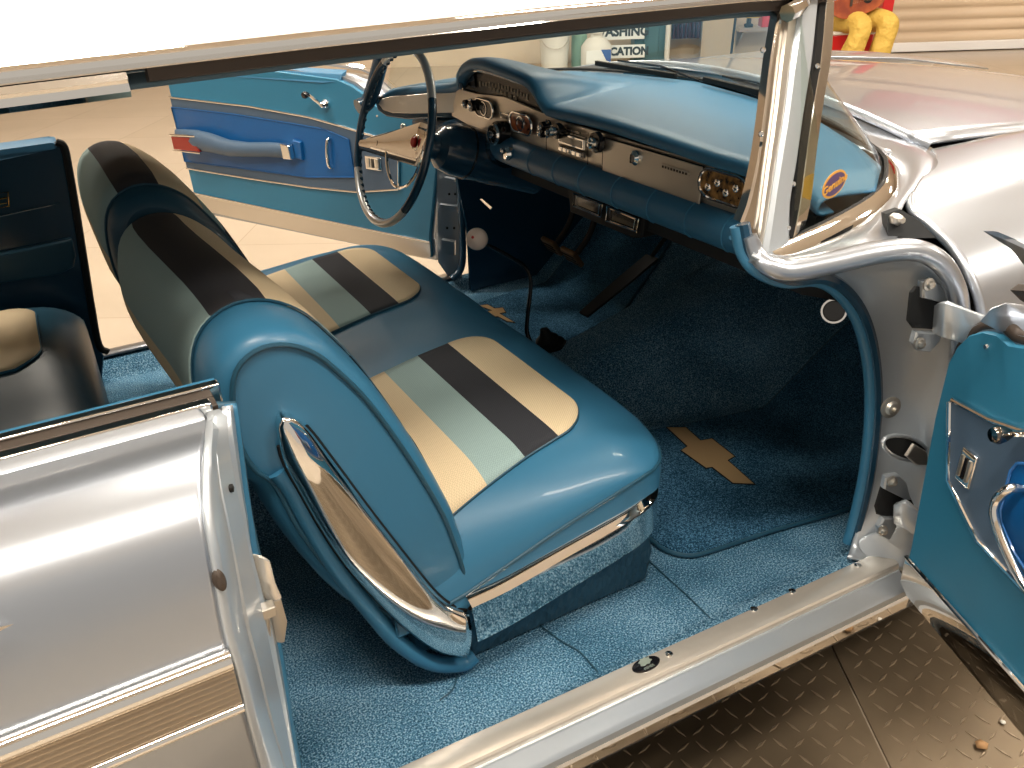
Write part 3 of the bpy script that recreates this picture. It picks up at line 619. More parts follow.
for y in yy:
    F_ = xf(y); r = [V((-.83, y, .44)), V((-.835, y, .50))]
    for t in range(40):
        u = 1 - (1 - t / 39) ** 1.5; x = lerp(-.832, F_, u); r.append(V((x, y, ctop(x, y))))
    zf = r[-1].z; r += [V((F_ + .006, y, lerp(zf, .44, .25))), V((F_ + .004, y, lerp(zf, .44, .6))), V((F_ - .01, y, .44))]; rows.append(r)
lo_ = [[V((p.x, p.y * 1.0 + .004 * (1 if p.y > 0 else -1), lerp(p.z, .43, .5))) for p in rows[s_]] for s_ in (0, -1)]
bt_ = [[V((p.x, p.y * 1.0, min(p.z, .43))) for p in rows[s_]] for s_ in (0, -1)]
rows = [bt_[0], lo_[0]] + rows + [lo_[1], bt_[1]]
mb.grid(rows); cush = mb.build('seat_cushion', VINYL, seat, ang=60)
# piping round the side and front
pp = [V((x, -YS - .001, zpipe(x) - .001)) for x in [lerp(-.80, -.43, k / 14) for k in range(15)]]
for k in range(1, 40):
    y = -YS * math.cos(math.pi * k / 40); y = -YS * (1 - abs(1 - 2 * k / 40) ** .0) if False else y; F_ = xf(y); pp.append(V((F_ + .002, y, min(.555, ctop(F_, y)) - .002)))
pp += [V((x, YS + .001, zpipe(x) - .001)) for x in [lerp(-.43, -.80, k / 14) for k in range(15)]]
mb = MB(); mb.tube(pp, .0032, 8); mb.build('piping', VINYLD, cush)
# striped inserts
X0, X1, RAD = -.80, -.394, .075
for s_ in (-1, 1):
    def yr(x):
        d = x - (X1 - RAD); k = RAD - math.sqrt(max(0, RAD * RAD - d * d)) if d > 0 else 0
        q = -s_ * .24 * max(0, -.40 - x) + (.02 if s_ > 0 else 0)
        return .118 + k * .9 + q, .535 - k + q
    rows = []; uvs = []
    xs_ = [lerp(X0, X1 - RAD, k / 24) for k in range(25)] + [X1 - RAD + RAD * math.sin(math.pi / 2 * k / 10) for k in range(1, 11)]
    for x in xs_:
        a, b = yr(x); rows.append([V((x, s_ * lerp(a, b, j / 24), ctop(x, lerp(a, b, j / 24), .0028))) for j in range(25)])
    mb = MB(); mb.grid(rows, uv=lambda i, j: ((xs_[i] - (-.765)) / (X1 + .765) if xs_[i] > -.765 else 0, j / 24)); ins = mb.build('striped_insert', STRIPE_SEAT, cush, solid=-.004, ang=70)
    lp = [rows[i][0] for i in range(len(rows))] + rows[-1][1:] + [rows[i][-1] for i in range(len(rows) - 2, -1, -1)]
    mb = MB(); mb.tube(lp, .0028, 6); mb.build('piping', VINYLD, ins)
# ---- backrests
PL = [(-.716, .455), (-.716, .50), (-.730, .57), (-.744, .623), (-.781, .721), (-.828, .824), (-.865, .883), (-.889, .912), (-.919, .930), (-.950, .932), (-.977, .914), (-.989, .875), (-.990, .813), (-.978, .775), (-.961, .750), (-.941, .67), (-.905, .575), (-.86, .50), (-.80, .445), (-.745, .435)]
LOOP = resample(cr([V((x, 0, z)) for x, z in PL], 8, closed=True), 120, closed=True)
def offl(o, crown=0):
    n = len(LOOP); out = []
    for i, p in enumerate(LOOP):
        t = (LOOP[(i + 2) % n] - LOOP[i - 2]).normalized(); nn_ = V((-t.z, 0, t.x)); nn_ = -nn_ if nn_.dot(p - V((-.86, 0, .68))) < 0 and abs(nn_.dot((p - V((-.86, 0, .68))).normalized())) > .05 else nn_
        out.append((p, t))
    # orientation: loop runs front-bottom up over the top to the rear; outward normal = rotate tangent
    res = []
    for p, t in out:
        q = V((t.z, 0, -t.x)); res.append(p + q * o + V((0, 0, crown * sm((p.z - .6) / .3))))
    return res
def nearest(l, x, z): return min(range(len(l)), key=lambda i: (l[i].x - x) ** 2 + (l[i].z - z) ** 2)
O_ = [(.655, 0, 0), (.650, .010, 0), (.635, .018, .002), (.60, .023, .004), (.56, .025, .006), (.45, .026, .010), (.30, .027, .013), (.15, .027, .015), (.07, .026, .015), (.03, .020, .013), (.014, .010, .012), (.008, -.004, .010)]
iA = 0; iB = nearest(LOOP, -.961, .752)
cut = [(-.716, .455), (-.862, .88), (-.917, .930), (-.966, .925), (-.991, .845), (-.961, .752)]
pos = [nearest(LOOP, *c) / iB for c in cut]
STRIPE_BACK = cloth('striped_back_cloth', [(0, BLK), (max(.02, pos[1] - .07), TEAL), (pos[1], BEI), (pos[2], BLK), (pos[3], TEAL), (pos[4], BEI)])
for s_, side in ((-1, 'passenger'), (1, 'driver')):
    rows = []
    OO = [(y, o, (c if s_ > 0 else -c * 1.5) - (.014 * sm((y - .3) / .3) if s_ > 0 else 0)) for y, o, c in O_]
    def dX(y): return -.028 if s_ > 0 else -.024 * sm((.5 - y) / .45)
    for y, o, c in OO:
        rows.append([V((p.x + dX(y), s_ * y, p.z)) for p in offl(o, c)])
    mb = MB(); mb.grid(rows, cu=True)
    for r, rev in ((rows[0], 0), (rows[-1], 1)):
        cen = sum(r, V((0, 0, 0))) / len(r); sh_ = [[lerp(p, cen, t) + V((0, s_ * (.010 if not rev else -.004) * (1 - (1 - t) ** 2), 0)) for p in r] for t in (0, .08, .25, .5, .8)]
        mb.grid(sh_, cu=True); mb.add(sh_[-1], [tuple(range(len(r)))])
    bk = mb.build('backrest', VINYL if s_ < 0 else VINYLD, seat, ang=50)  # driver side is the same vinyl with its shade put into the colour
    if s_ < 0: bk['label'] = 'passenger side backrest of the bench seat'
    else: bk['label'] = 'driver side backrest of the bench seat'
    # cloth cover
    ylist = [.575, .55, .5, .45, .4, .3, .2, .12, .07, .035, .022] if s_ < 0 else [.645, .63, .6, .55, .45, .3, .2, .12, .045]
    rows = []; 
    for y in ylist:
        T = OO; 
        ofs = pw(sorted([(a, b) for a, b, c in T]), y); crw = pw(sorted([(a, c) for a, b, c in T]), y); l = offl(ofs + .0018, crw)
        rows.append([V((l[i].x + dX(y), s_ * y, l[i].z)) for i in range(iA, iB + 1)])
    # vinyl end boundary curves outward towards the bottom
    for i in range(len(rows[0])):
        t = i / iB
        rows[0][i].y = s_ * (ylist[0] - .03 * (1 - 4 * (t - .5) ** 2) * (1 if s_ < 0 else 0))
    mb = MB(); mb.grid(rows, uv=lambda i, j: (j / iB, i / 10)); cl_ = mb.build('striped_cover', STRIPE_BACK, bk, solid=-.003, ang=70)
    for e_ in (0, -1):
        mb = MB(); mb.tube(rows[e_], .002, 6); mb.build('piping', VINYLD if s_ < 0 or e_ == 0 else VINYLD, cl_)
    mb = MB(); mb.tube([V((p.x + dX(.657), s_ * .657, p.z)) for p in LOOP], .0034, 8, closed=True); mb.build('piping', VINYLD, bk)
    # chrome teardrop on the outer side
    Lc = [(280, 417), (277, 424), (283, 459), (299, 490), (322, 530), (348, 568), (384, 608), (412, 634), (438, 651), (463, 656)]
    Rc = [(284, 415), (293, 417), (310, 431), (334, 462), (369, 509), (396, 544), (427, 583), (443, 600), (455, 608), (468, 613)]
    Lw = resample(cr([spot(*p, Y=-.672) for p in Lc], 6), 40); Rw = resample(cr([spot(*p, Y=-.672) for p in Rc], 6), 40)
    rows = []
    for k in range(40):
        a, b = Lw[k], Rw[k]; r = [V((a.x, a.y + .02, a.z))]
        for j in range(13):
            t = j / 12; bl = .015 * (math.sin(math.pi * t) ** .6) * sm(min(1, (k + 2) / 9)); p = a.lerp(b, t); r.append(V((p.x, p.y - bl - .004, p.z)))
        r.append(V((b.x, b.y + .02, b.z))); rows.append(r)
    if s_ > 0: rows = [[V((p.x, -p.y, p.z)) for p in r] for r in rows]
    mb = MB(); mb.grid(rows); td = mb.build('chrome_side_trim', CHROME, bk, solid=.003 * -s_, ang=60)
    # black rubber line round the teardrop
    rim = [r[0] for r in rows] ; rim2 = [r[-1] for r in rows]
    mb = MB(); mb.tube([p + V((0, s_ * .014, 0)) for p in rim[3:]], .003, 6); mb.tube([p + V((0, s_ * .014, 0)) for p in rim2[3:]], .003, 6); mb.build('trim_gasket', BLACK, td)
    # curved valance below the cushion
    pr = [(0, .046), (.010, .049), (.019, .044), (.025, .033), (.025, .020), (.019, .007), (.013, -.004), (.009, -.016), (.002, -.028), (-.006, -.034), (-.012, -.034), (-.012, .04)]
    path = [(-.716, .676, .412), (-.65, .677, .418), (-.55, .677, .436), (-.46, .677, .452), (-.40, .674, .462), (-.367, .662, .468), (-.345, .640, .472), (-.332, .60, .475), (-.322, .50, .478)]
    path = cr([V((x, s_ * y, z)) for x, y, z in path], 5)
    mb = MB(); mb.sweep(path, [(a * -s_ * -1, b) for a, b in pr], scale=lambda t: lerp(1, .72, t)); va = mb.build('chrome_valance', CHROME, seat, ang=35)
    # blue lower lip of the side shell
    ll = cr([spot(*p, Y=-.655) for p in [(276, 470), (291, 489), (313, 530), (336, 567), (370, 610), (398, 642), (430, 662), (462, 664), (475, 655)]], 6) 
    if s_ > 0: ll = [V((p.x, -p.y, p.z)) for p in ll]
    mb = MB(); mb.tube(ll, .013, 10); mb.build('side_shell_lip', VINYL, seat)
    shl = [V((x, s_ * .626, z)) for x, z in [(-.84, .56), (-.80, .48), (-.76, .42), (-.72, .38), (-.69, .37), (-.36, .43), (-.38, .47), (-.7, .46), (-.78, .6)]]
    mb = MB(); mb.prism(shl, (0, s_ * .024, 0)); mb.build('side_shell', VINYL, seat)
    # seat track cover on the floor
    tc_ = [V((x, s_ * .628, z)) for x, z in [(-.76, .298), (-.345, .298), (-.335, .36), (-.35, .42), (-.74, .37)]]
    mb = MB(); mb.prism(tc_, (0, s_ * .012, 0)); mb.build('track_cover', TRACK, seat, bevel=.003)
mb = MB(); mb.box((-.57, 0, .38), (.42, 1.2, .15)); mb.build('seat_base', VINYLD, seat, bevel=.01)

# ------------------------------------------------------------------ rear seat and far quarter trim
rs = thing('rear_seat', (-1.5, 0, .29), 'dark blue vinyl rear bench seat with a beige cloth insert behind the front seat', 'seat')
# cushion outline from above, front edge and far edge
def rtop(x, y, l=0):
    fx = -1.115; e1 = max(0, (fx - x) / .12); e2 = max(0, (.66 - abs(y)) / .13)
    g = (1 - max(0, 1 - e1) ** 2.2) ** .5; h = (1 - max(0, 1 - e2) ** 2.2) ** .5
    return .52 + (.085 + .02 * math.exp(-((abs(y) - .36) / .2) ** 2) - .02 * math.exp(-(y / .1) ** 2)) * g * h + l
mb = MB(); rows = []
for k in range(49):
    y = -.66 * math.cos(math.pi * k / 48); r = []
    for t in range(22):
        x = -1.115 - .75 * (t / 21) ** 1.6; r.append(V((x, y, rtop(x, y))))
    rows.append([V((-1.13, y, .30)), V((-1.122, y, .40)), V((-1.113, y, .49))] + r)
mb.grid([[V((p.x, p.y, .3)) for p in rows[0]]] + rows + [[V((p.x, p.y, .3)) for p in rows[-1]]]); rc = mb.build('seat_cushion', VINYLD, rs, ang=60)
ri = []
for k in range(25):
    y = lerp(.20, .56, k / 24); c_ = abs(k / 12 - 1); x0 = -1.205 - .05 * max(0, c_ - .6) ** 2 / .16
    ri.append([V((lerp(x0, -1.75, t / 12), y, rtop(lerp(x0, -1.75, t / 12), y, .003))) for t in range(13)])
BEIGEC = bump(mat('beige_cloth', BEI, .8), 600, .4, .001)
mb = MB(); mb.grid(ri); ii = mb.build('cloth_insert', BEIGEC, rc, solid=-.004)
mb = MB(); mb.tube([r[-1] for r in ri][:1] + ri[0][::-1] + [r[0] for r in ri[1:]] + ri[-1][1:], .003, 6); mb.build('piping', VINYL, ii)
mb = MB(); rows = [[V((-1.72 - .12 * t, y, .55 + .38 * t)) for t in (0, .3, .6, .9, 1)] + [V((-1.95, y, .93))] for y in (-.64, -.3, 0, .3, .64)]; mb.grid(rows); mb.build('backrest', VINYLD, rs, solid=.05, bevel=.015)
# far quarter trim panel
def Q(l, Y=.72): return [spot(a, b, Y=Y) for a, b in l]
q0 = Q([(-140, 178), (55, 143), (62, 146), (66, 158), (74, 200), (82, 260), (90, 310), (97, 345), (104, 356), (95, 470), (-140, 520)])
mb = MB(); mb.prism(q0, (0, .06, 0)); qt = mb.build('quarter_trim_panel', NAVY, car, bevel=.004)
mb = MB(); mb.prism([spot(-140, 168, Y=.72), spot(50, 143, Y=.70), spot(58, 143, Y=.74), spot(56, 149, Y=.70), spot(-140, 190, Y=.70)], (0, .07, .003)); mb.build('window_sill_trim', DASHBLUE, qt, bevel=.003)
mb = MB(); mb.prism([spot(-100, 160, Y=.80), spot(38, 140, Y=.80), spot(40, 142, Y=.80), spot(-100, 168, Y=.80)], (0, .01, 0)); mb.build('belt_moulding', CHROME, car)
mb = MB(); mb.tube([spot(-100, 238, Y=.715), spot(60, 203.5, Y=.715)], .0018, 6); mb.build('trim_line', CHROME, qt)
mb = MB(); mb.tube(cr(Q([(56, 142), (64, 147), (69, 170), (76, 210), (84, 260), (92, 310), (99, 345), (108, 352)], .705), 6), .009, 8); mb.build('door_windlace', BLACK, car)
# armrest, emblem, ashtray-like badge
mb = MB(); mb.prism(Q([(-100, 275), (40, 246), (72, 239), (76, 255), (74, 268), (60, 275), (-100, 300)], .70), (0, .03, 0), inset=.01); mb.build('armrest', VINYLD, qt, bevel=.006)
GOLDM = mat('gold_metal', (.75, .50, .18), .2, metal=1)
for dx, dy in ((0, 0),):
    mb = MB(); mb.tube(Q([(-6, 194), (8, 192), (9, 206), (-6, 209)], .715), .0022, 6, closed=True); mb.tube(Q([(-6, 200), (7, 198)], .713), .002, 6); mb.tube(Q([(-6, 205), (7, 203)], .713), .0016, 6); mb.build('quarter_emblem', GOLDM, qt)
# ------------------------------------------------------------------ floor mats
def mat_mesh(outl, name, label, nx=60, parent=None):
    pts = resample(outl, 160, closed=True); cen = sum(pts, V((0, 0, 0))) / len(pts); rows = []
    for t in (0, .01, .03, .08, .16, .26, .38, .5, .62, .74, .86, .95, 1):
        r = []
        for p in pts:
            x, y = lerp(p.x, cen.x, t), lerp(p.y, cen.y, t); h = .004 if t == 0 else .013
            r.append(V((x, y, fh(x, y) + h)))
        rows.append(r)
    mb = MB(); mb.grid(rows, cu=True); mb.grid([rows[0], [V((p.x, p.y, fh(p.x, p.y) + .001)) for p in rows[0]]], cu=True); o = mb.build(name, MAT_C, None, ang=60)
    tag(o, label, 'floor mat', None)
    mb = MB(); mb.tube([p + UP * .003 for p in rows[0]], .0045, 8, closed=True); mb.build('bound_edge', VINYLD, o); return o
oc = [V((x, y, 0)) for x, y in [(-.26, -.45), (-.268, -.54), (-.262, -.60), (-.235, -.632), (-.20, -.642), (-.05, -.66), (.10, -.685), (.24, -.70), (.40, -.70), (.52, -.66), (.54, -.5), (.53, -.36), (.3, -.31), (.1, -.27), (-.05, -.235), (-.2, -.225), (-.25, -.26)]]
pm = mat_mesh(cr(oc, 5, closed=True), 'floor_mat', 'blue passenger floor mat with a large gold bowtie emblem, right of the tunnel')
pm_l = wloc(pm)
def emblem(par, pts, z=.0155, name='gold_emblem'):
    mb = MB(); w_ = [spot(a, b, Z=.304) for a, b in pts]; mb.prism(w_, (0, 0, .0022)); o = mb.build(name, GOLD, par); 
    mb = MB(); mb.tube([p + UP * .0015 for p in w_], .0016, 6, closed=True); mb.build('emblem_border', BLACK, o); return o
emblem(pm, [(666.6, 428), (686, 428), (700.7, 441), (712, 439), (735, 457), (728, 461), (755, 485), (732.7, 484), (712, 468), (706, 469), (680.6, 451), (687, 447)])
od = [V((x, -y, 0)) for x, y in [(p.x, p.y) for p in oc]]
dm = mat_mesh(cr(od[::-1], 5, closed=True), 'floor_mat', 'blue driver floor mat under the pedals, left of the tunnel')
emblem(dm, [(478, 306), (488, 305), (495, 309), (503, 308), (506, 313), (500, 314), (515, 323), (507, 322), (498, 317), (493, 318), (487, 312), (492, 311)])
# ------------------------------------------------------------------ dashboard
def emp(name, loc, par):
    o = bpy.data.objects.new(name, None); COL.objects.link(o); o.parent = par; o.location = V(loc) - wloc(par); return o
dash = emp('dashboard', (-.11, 0, .85), car)
FX = -.11
Fpt = [spot(380, 103, Y=.765), spot(386, 96, Y=.745), spot(400, 92, Y=.70), spot(430, 89, Y=.60), spot(455, 86, Y=.51), spot(458, 74, X=-.135), spot(465, 66, X=-.14), spot(479, 64.5, X=-.14), spot(501, 72, X=-.14), spot(528, 84, X=-.14), spot(543, 107, X=-.132), spot(552, 113, X=-.127), spot(580, 119, X=-.125), spot(610, 127, X=-.125), spot(660, 143, X=-.125), spot(710, 160, X=-.125), spot(754, 173, X=-.12), V((-.12, -.66, .985)), V((-.13, -.72, .97))]
Fc = cr(Fpt, 6)
bxt = [(-.72, -.01, .972), (-.66, .075, .985), (-.57, .125, .995), (-.42, .185, 1.010), (-.2, .225, 1.020), (0, .25, 1.025), (.2, .225, 1.02), (.42, .185, 1.010), (.57, .125, .995), (.66, .06, .985), (.77, -.10, .955)]
def bx(y): return pw([(a, b) for a, b, c in bxt], y), pw([(a, c) for a, b, c in bxt], y)
rows = []
for p in Fc:
    X_, Z_ = bx(p.y); b = V((X_, p.y, Z_ + .002)); r = [p + V((.035, 0, -.010)), p + V((.012, 0, -.010)), p + V((.002, 0, -.007)), p.copy(), p + V((.004, 0, .006)), p + V((.012, 0, .010))]
    s0 = r[-1]
    for k in range(1, 15):
        t = k / 14; x = lerp(s0.x, b.x, t); r.append(V((x, lerp(s0.y, b.y, t), lerp(s0.z, b.z, sm(min(1, t * 1.35))) + .004 * math.sin(math.pi * t))))
    rows.append(r)
mb = MB(); mb.grid(rows); pad = mb.build('dash_pad', DASHBLUE, dash, solid=-.004, ang=60)
def padz(x, y):
    X_, Z_ = bx(y); f = min(Fc, key=lambda p: abs(p.y - y) + (10 if False else 0)); t = (x - f.x - .012) / (X_ - f.x - .012); return lerp(f.z + .010, Z_ + .002, sm(min(1, t * 1.35))) + .004 * math.sin(math.pi * max(0, min(1, t)))
def onpad(px, py):
    z = 1.0
    for _ in range(4): p = spot(px, py, Z=z); z = padz(p.x, p.y) + .001
    return spot(px, py, Z=z)
for l in ([(606.5, 107.5), (668.5, 124)], [(668.5, 124), (700, 115), (727, 105)], [(606.5, 107.5), (630, 97), (654, 90)], [(654, 90), (727, 105)], [(727, 104), (763, 115)], [(606, 83), (640, 90), (654, 90)]):
    pts = [onpad(*p) for p in l]; pts = resample(pts, 12); pts = [V((p.x, p.y, padz(p.x, p.y) + .0006)) for p in pts]
    mb = MB(); mb.tube(pts, .0013, 5); mb.build('pad_seam', NAVY, pad)
for px in [(575, 79), (621, 79), (574, 73), (727, 103)]:
    p = onpad(*px); mb = MB(); mb.lathe(p, UP, [(0, 0), (.004, 0), (.003, .002), (0, .002)], 10); mb.build('pad_screw', CHROME, pad)
# silver fascia
def fz(l): return [spot(a, b, X=FX) for a, b in l]
face_t = [spot(457, 89, X=FX), spot(462, 90, X=FX), spot(476, 94, X=FX), spot(504, 97, X=FX), spot(540, 112, X=FX)] + [V((FX, y, .982)) for y in (.02, -.1, -.3, -.5, -.60)]
face_b = [V((FX, .56, .915)), V((FX, .52, .912)), V((FX, .45, .905)), V((FX, .36, .900)), V((FX, .2, .902)), V((FX, .02, .905)), V((FX, -.1, .905)), V((FX, -.3, .905)), V((FX, -.5, .905)), V((FX, -.60, .905))]
A_, B_ = resample(face_t, 40), resample(face_b, 40)
mb = MB(); mb.prism(face_t + face_b[::-1], (.006, 0, 0)); fas = mb.build('fascia', SATIN, dash)
# rounded silver panel at the far left
pn = [spot(x, y, Y=Y) for x, y, Y in [(378, 104, .745), (381, 99, .74), (390, 96.5, .72), (405, 95, .68), (430, 93, .60), (458, 91, .53), (458, 113, .53), (436, 113, .58), (410, 113.5, .66), (392, 113, .71), (383, 110, .735)]]
mb = MB(); mb.prism(pn, (.012, -.002, 0)); fl_ = mb.build('side_fascia', SATIN, dash, bevel=.002)
bd = [spot(x, y, Y=Y) + V((.012, .012, 0)) for x, y, Y in [(372, 104, .76), (376, 96, .755), (392, 92, .72), (430, 89, .60), (462, 86, .50), (466, 122, .50), (436, 119, .58), (405, 121, .68), (384, 118, .74), (375, 112, .76)]]
mb = MB(); mb.prism(bd, (.06, -.01, 0), inset=.004); mb.build('side_surround', NAVY, dash, bevel=.005)
# instrument pod opening with dials
op = [(463.7, 86), (463, 78), (472, 71.5), (490, 73.5), (508, 79.5), (526, 87), (535, 99), (541, 110), (504, 98), (481, 93.5), (476, 95.5), (464, 89)]
GAUGE = mat('gauge_glass', (.015, .013, .011), .25, coat=.15)
mb = MB(); mb.prism([spot(a, b, X=-.10) + V((.0, 0, 0)) for a, b in op], (.03, 0, 0)); ip = mb.build('instrument_cluster', GAUGE, dash)
SCALE = mat('dial_markings', (.55, .47, .36), .5)
for k in range(16):
    t = k / 15; p = spot(lerp(480, 527, t), lerp(84, 97, t) - 3 * math.sin(math.pi * t), X=-.102)
    mb = MB(); mb.box(p, (.002, .0022, .008 if k % 3 else .014)); mb.build('dial_mark', SCALE, ip)
text('speed_numbers', '0  20  40  60  80  100  120', .012, spot(503, 93.5, X=-.103), (0, -1, -.06), (0, 0, 1), SCALE, ip, ext=.0004)
mb = MB(); mb.prism([spot(a, b, X=-.103) for a, b in [(466, 76), (474, 74), (476, 88), (467, 84)]], (-.002, 0, 0)); mb.build('side_dial', GLOSSBLK, ip)
rimp = cr([spot(a, b, X=-.118) for a, b in [(461.5, 88), (460.5, 77), (467, 70), (480, 69), (503, 76), (527, 85), (537, 98), (544, 111)]], 6)
mb = MB(); mb.tube(rimp, .006, 8); mb.build('cluster_hood_rim', NAVY, dash)
mb = MB(); mb.tube([p + V((.004, 0, -.006)) for p in rimp], .0018, 6); mb.build('cluster_bezel', CHROME, dash)
def capsule(y, z, w, h, x=FX, n=10, tilt=0):
    r = h / 2; l = w / 2 - r; pts = [(l + r * math.cos(a), r * math.sin(a)) for a in [-math.pi / 2 + math.pi * k / n for k in range(n + 1)]] + [(-l - r * math.cos(a), -r * math.sin(a)) for a in [-math.pi / 2 + math.pi * k / n for k in range(n + 1)]]
    return [V((x, y + a, z + b + a * tilt)) for a, b in pts]
def gauge(y, z, w, h, nm, col=None):
    c = capsule(y, z, w, h, FX - .007); mb = MB(); mb.prism(c, (-.003, 0, 0)); g = mb.build(nm, GAUGE if not col else col, fas)
    mb = MB(); mb.tube([p + V((-.003, 0, 0)) for p in c], .0028, 6, closed=True); mb.build('bezel', CHROME, g); return g
p1 = spot(487, 108, X=FX); p2 = spot(524, 123, X=FX)
AMB = noise_mix(mat('amber_dial', (.3, .1, .03), .15, coat=1), (.02, .015, .012), (.45, .12, .04), 45)
g1 = gauge(p1.y, p1.z, .095, .042, 'oval_gauge'); g2 = gauge(p2.y, p2.z, .100, .044, 'oval_gauge', AMB)
for g, p in ((g1, p1), (g2, p2)):
    mb = MB(); mb.lathe((FX - .009, p.y, p.z), (-1, 0, 0), [(.015, 0), (.017, 0), (.017, .003), (.015, .003)], 20); mb.tube([V((FX - .0115, p.y, p.z)), V((FX - .0115, p.y - .008, p.z + .011))], .001, 5); mb.build('dial_ring', CHROME, g)
NW = noise_mix(mat('speckled_bronze', (.3, .15, .05), .2, metal=.5, coat=1), (.02, .018, .015), (.55, .30, .10), 70)
p = spot(727, 187, X=FX); em = gauge(p.y, p.z, .118, .050, 'speaker_emblem', NW)
for k in range(4):
    mb = MB(); mb.ball((FX - .011, p.y + .035 - .022 * k, p.z + (.006 if k % 2 else -.006)), .007, 6, sc3=(.4, 1, 1)); mb.build('emblem_stud', CHROME, em)
def knob(px, py, r, mt=GLOSSBLK, h=.022, ring=True, par=None):
    p = spot(px, py, X=FX - .02); mb = MB(); mb.lathe((FX - .006, p.y, p.z), (-1, 0, 0), [(0, 0), (r * .55, 0), (r * .6, h * .35), (r, h * .45), (r * .95, h * .9), (r * .5, h), (0, h)], 18); o = mb.build('control_knob', mt, par or fas)
    if ring: mb = MB(); mb.lathe((FX - .005, p.y, p.z), (-1, 0, 0), [(0, 0), (r * 1.15, 0), (r * 1.1, .004), (0, .004)], 18); mb.lathe((FX - .006 - h, p.y, p.z), (-1, 0, 0), [(0, 0), (r * .5, 0), (r * .4, .004), (0, .005)], 14); mb.build('knob_trim', CHROME, o)
for a in [(466, 104, .011), (472, 106, .014), (543, 127, .012), (542, 133, .011), (550, 132, .009)]: knob(*a)
mb = MB(); q = spot(505, 116, X=FX - .007); mb.box((FX - .008, q.y, q.z), (.003, .040, .014)); b_ = mb.build('dash_badge', CHROME, fas, bevel=.001); mb = MB(); mb.box((FX - .010, q.y, q.z), (.001, .033, .008)); mb.build('badge_field', GLOSSBLK, b_)
# ignition / switch bezel and key
q = spot(496, 134, X=-.14); mb = MB(); mb.lathe((-.115, q.y, q.z), (-1, 0, .1), [(0, 0), (.028, 0), (.028, .02), (.026, .028), (.022, .031), (0, .031)], 26); ig = mb.build('ignition_bezel', GLOSSBLK, dash); mb = MB(); mb.lathe((-.146, q.y, q.z), (-1, 0, .1), [(.022, 0), (.026, 0), (.024, .005), (.020, .005)], 24); mb.lathe((-.149, q.y, q.z), (-1, 0, .1), [(0, 0), (.010, 0), (.008, .012), (0, .012)], 12); mb.build('ignition_ring', CHROME, ig)
q = spot(505, 154, X=-.16); mb = MB(); mb.lathe(q + V((.02, 0, 0)), (-1, 0, 0), [(0, 0), (.012, 0), (.016, .012), (.012, .022), (0, .024)], 14); mb.ball(q + V((0, .012, .006)), .006, 6); mb.build('light_switch', CHROME, dash)
# radio
rd = emp('radio', (FX, -.05, .94), dash)
y0, y1 = .060, -.155
mb = MB(); mb.tube([V((FX - .007, y0, .908)), V((FX - .007, y0, .980))], .0009, 5); mb.tube([V((FX - .007, y1, .908)), V((FX - .007, y1, .980))], .0009, 5); mb.tube([V((FX - .007, -.103, .908)), V((FX - .007, -.103, .978))], .0007, 5); mb.build('panel_seam', BLACK, rd)
mb = MB(); mb.box((FX - .009, -.045, .951), (.006, .095, .022)); w_ = mb.build('dial_frame', CHROME, rd, bevel=.001); mb = MB(); mb.box((FX - .0125, -.045, .951), (.002, .085, .014)); mb.build('dial_glass', mat('radio_dial', (.10, .085, .06), .15, coat=1), w_)
mb = MB(); mb.box((FX - .008, -.045, .930), (.005, .095, .014)); kb = mb.build('button_row', GLOSSBLK, rd)
for k in range(5): mb = MB(); mb.box((FX - .013, -.011 - .0172 * k, .930), (.008, .0145, .010)); mb.build('push_button', CHROME, rd, bevel=.0015)
mb = MB(); mb.box((FX - .008, -.040, .972), (.004, .07, .004)); mb.box((FX - .008, -.055, .966), (.004, .085, .003)); mb.build('radio_slot', GLOSSBLK, rd)
for px, r in (((557, 131), .017), ((596, 142.5), .021)):
    p = spot(*px, X=FX - .02); mb = MB(); mb.lathe((FX - .006, p.y, p.z), (-1, 0, 0), [(0, 0), (r * .7, 0), (r, .008), (r * .96, .018), (r * .6, .02), (0, .02)], 24); k_ = mb.build('tuning_knob', GLOSSBLK, rd)
    mb = MB(); mb.lathe((FX - .024, p.y, p.z), (-1, 0, 0), [(0, 0), (r * .55, 0), (r * .5, .012), (r * .25, .016), (0, .016)], 18); mb.build('knob_cap', CHROME, k_)
# glovebox door
gb = [V((FX - .006, a, b)) for a, b in [(-.158, .908), (-.158, .977), (-.452, .977), (-.452, .908)]]
mb = MB(); mb.prism(gb, (-.003, 0, 0)); go = mb.build('glovebox_door', SATIN, dash, bevel=.001)
mb = MB(); mb.tube(gb, .0012, 5, closed=True); mb.build('glovebox_gap', BLACK, go)
q = spot(635, 158, X=FX - .012); mb = MB(); mb.lathe((FX - .009, q.y, q.z), (-1, 0, 0), [(0, 0), (.015, 0), (.014, .005), (.008, .010), (0, .010)], 20); lk = mb.build('glovebox_lock', CHROME, go); mb = MB(); mb.box((FX - .020, q.y, q.z), (.006, .004, .016)); mb.build('lock_slot', GLOSSBLK, lk)
q = spot(675, 170, X=FX - .01); mb = MB(); mb.prism(capsule(q.y, q.z, .078, .009, FX - .0095), (-.002, 0, 0)); sl = mb.build('glovebox_script_plate', SATIN, go); 
for k in range(9): mb = MB(); mb.box((FX - .012, q.y - .032 + .008 * k, q.z), (.001, .004, .004)); mb.build('script_mark', BROWNSEAL, sl)
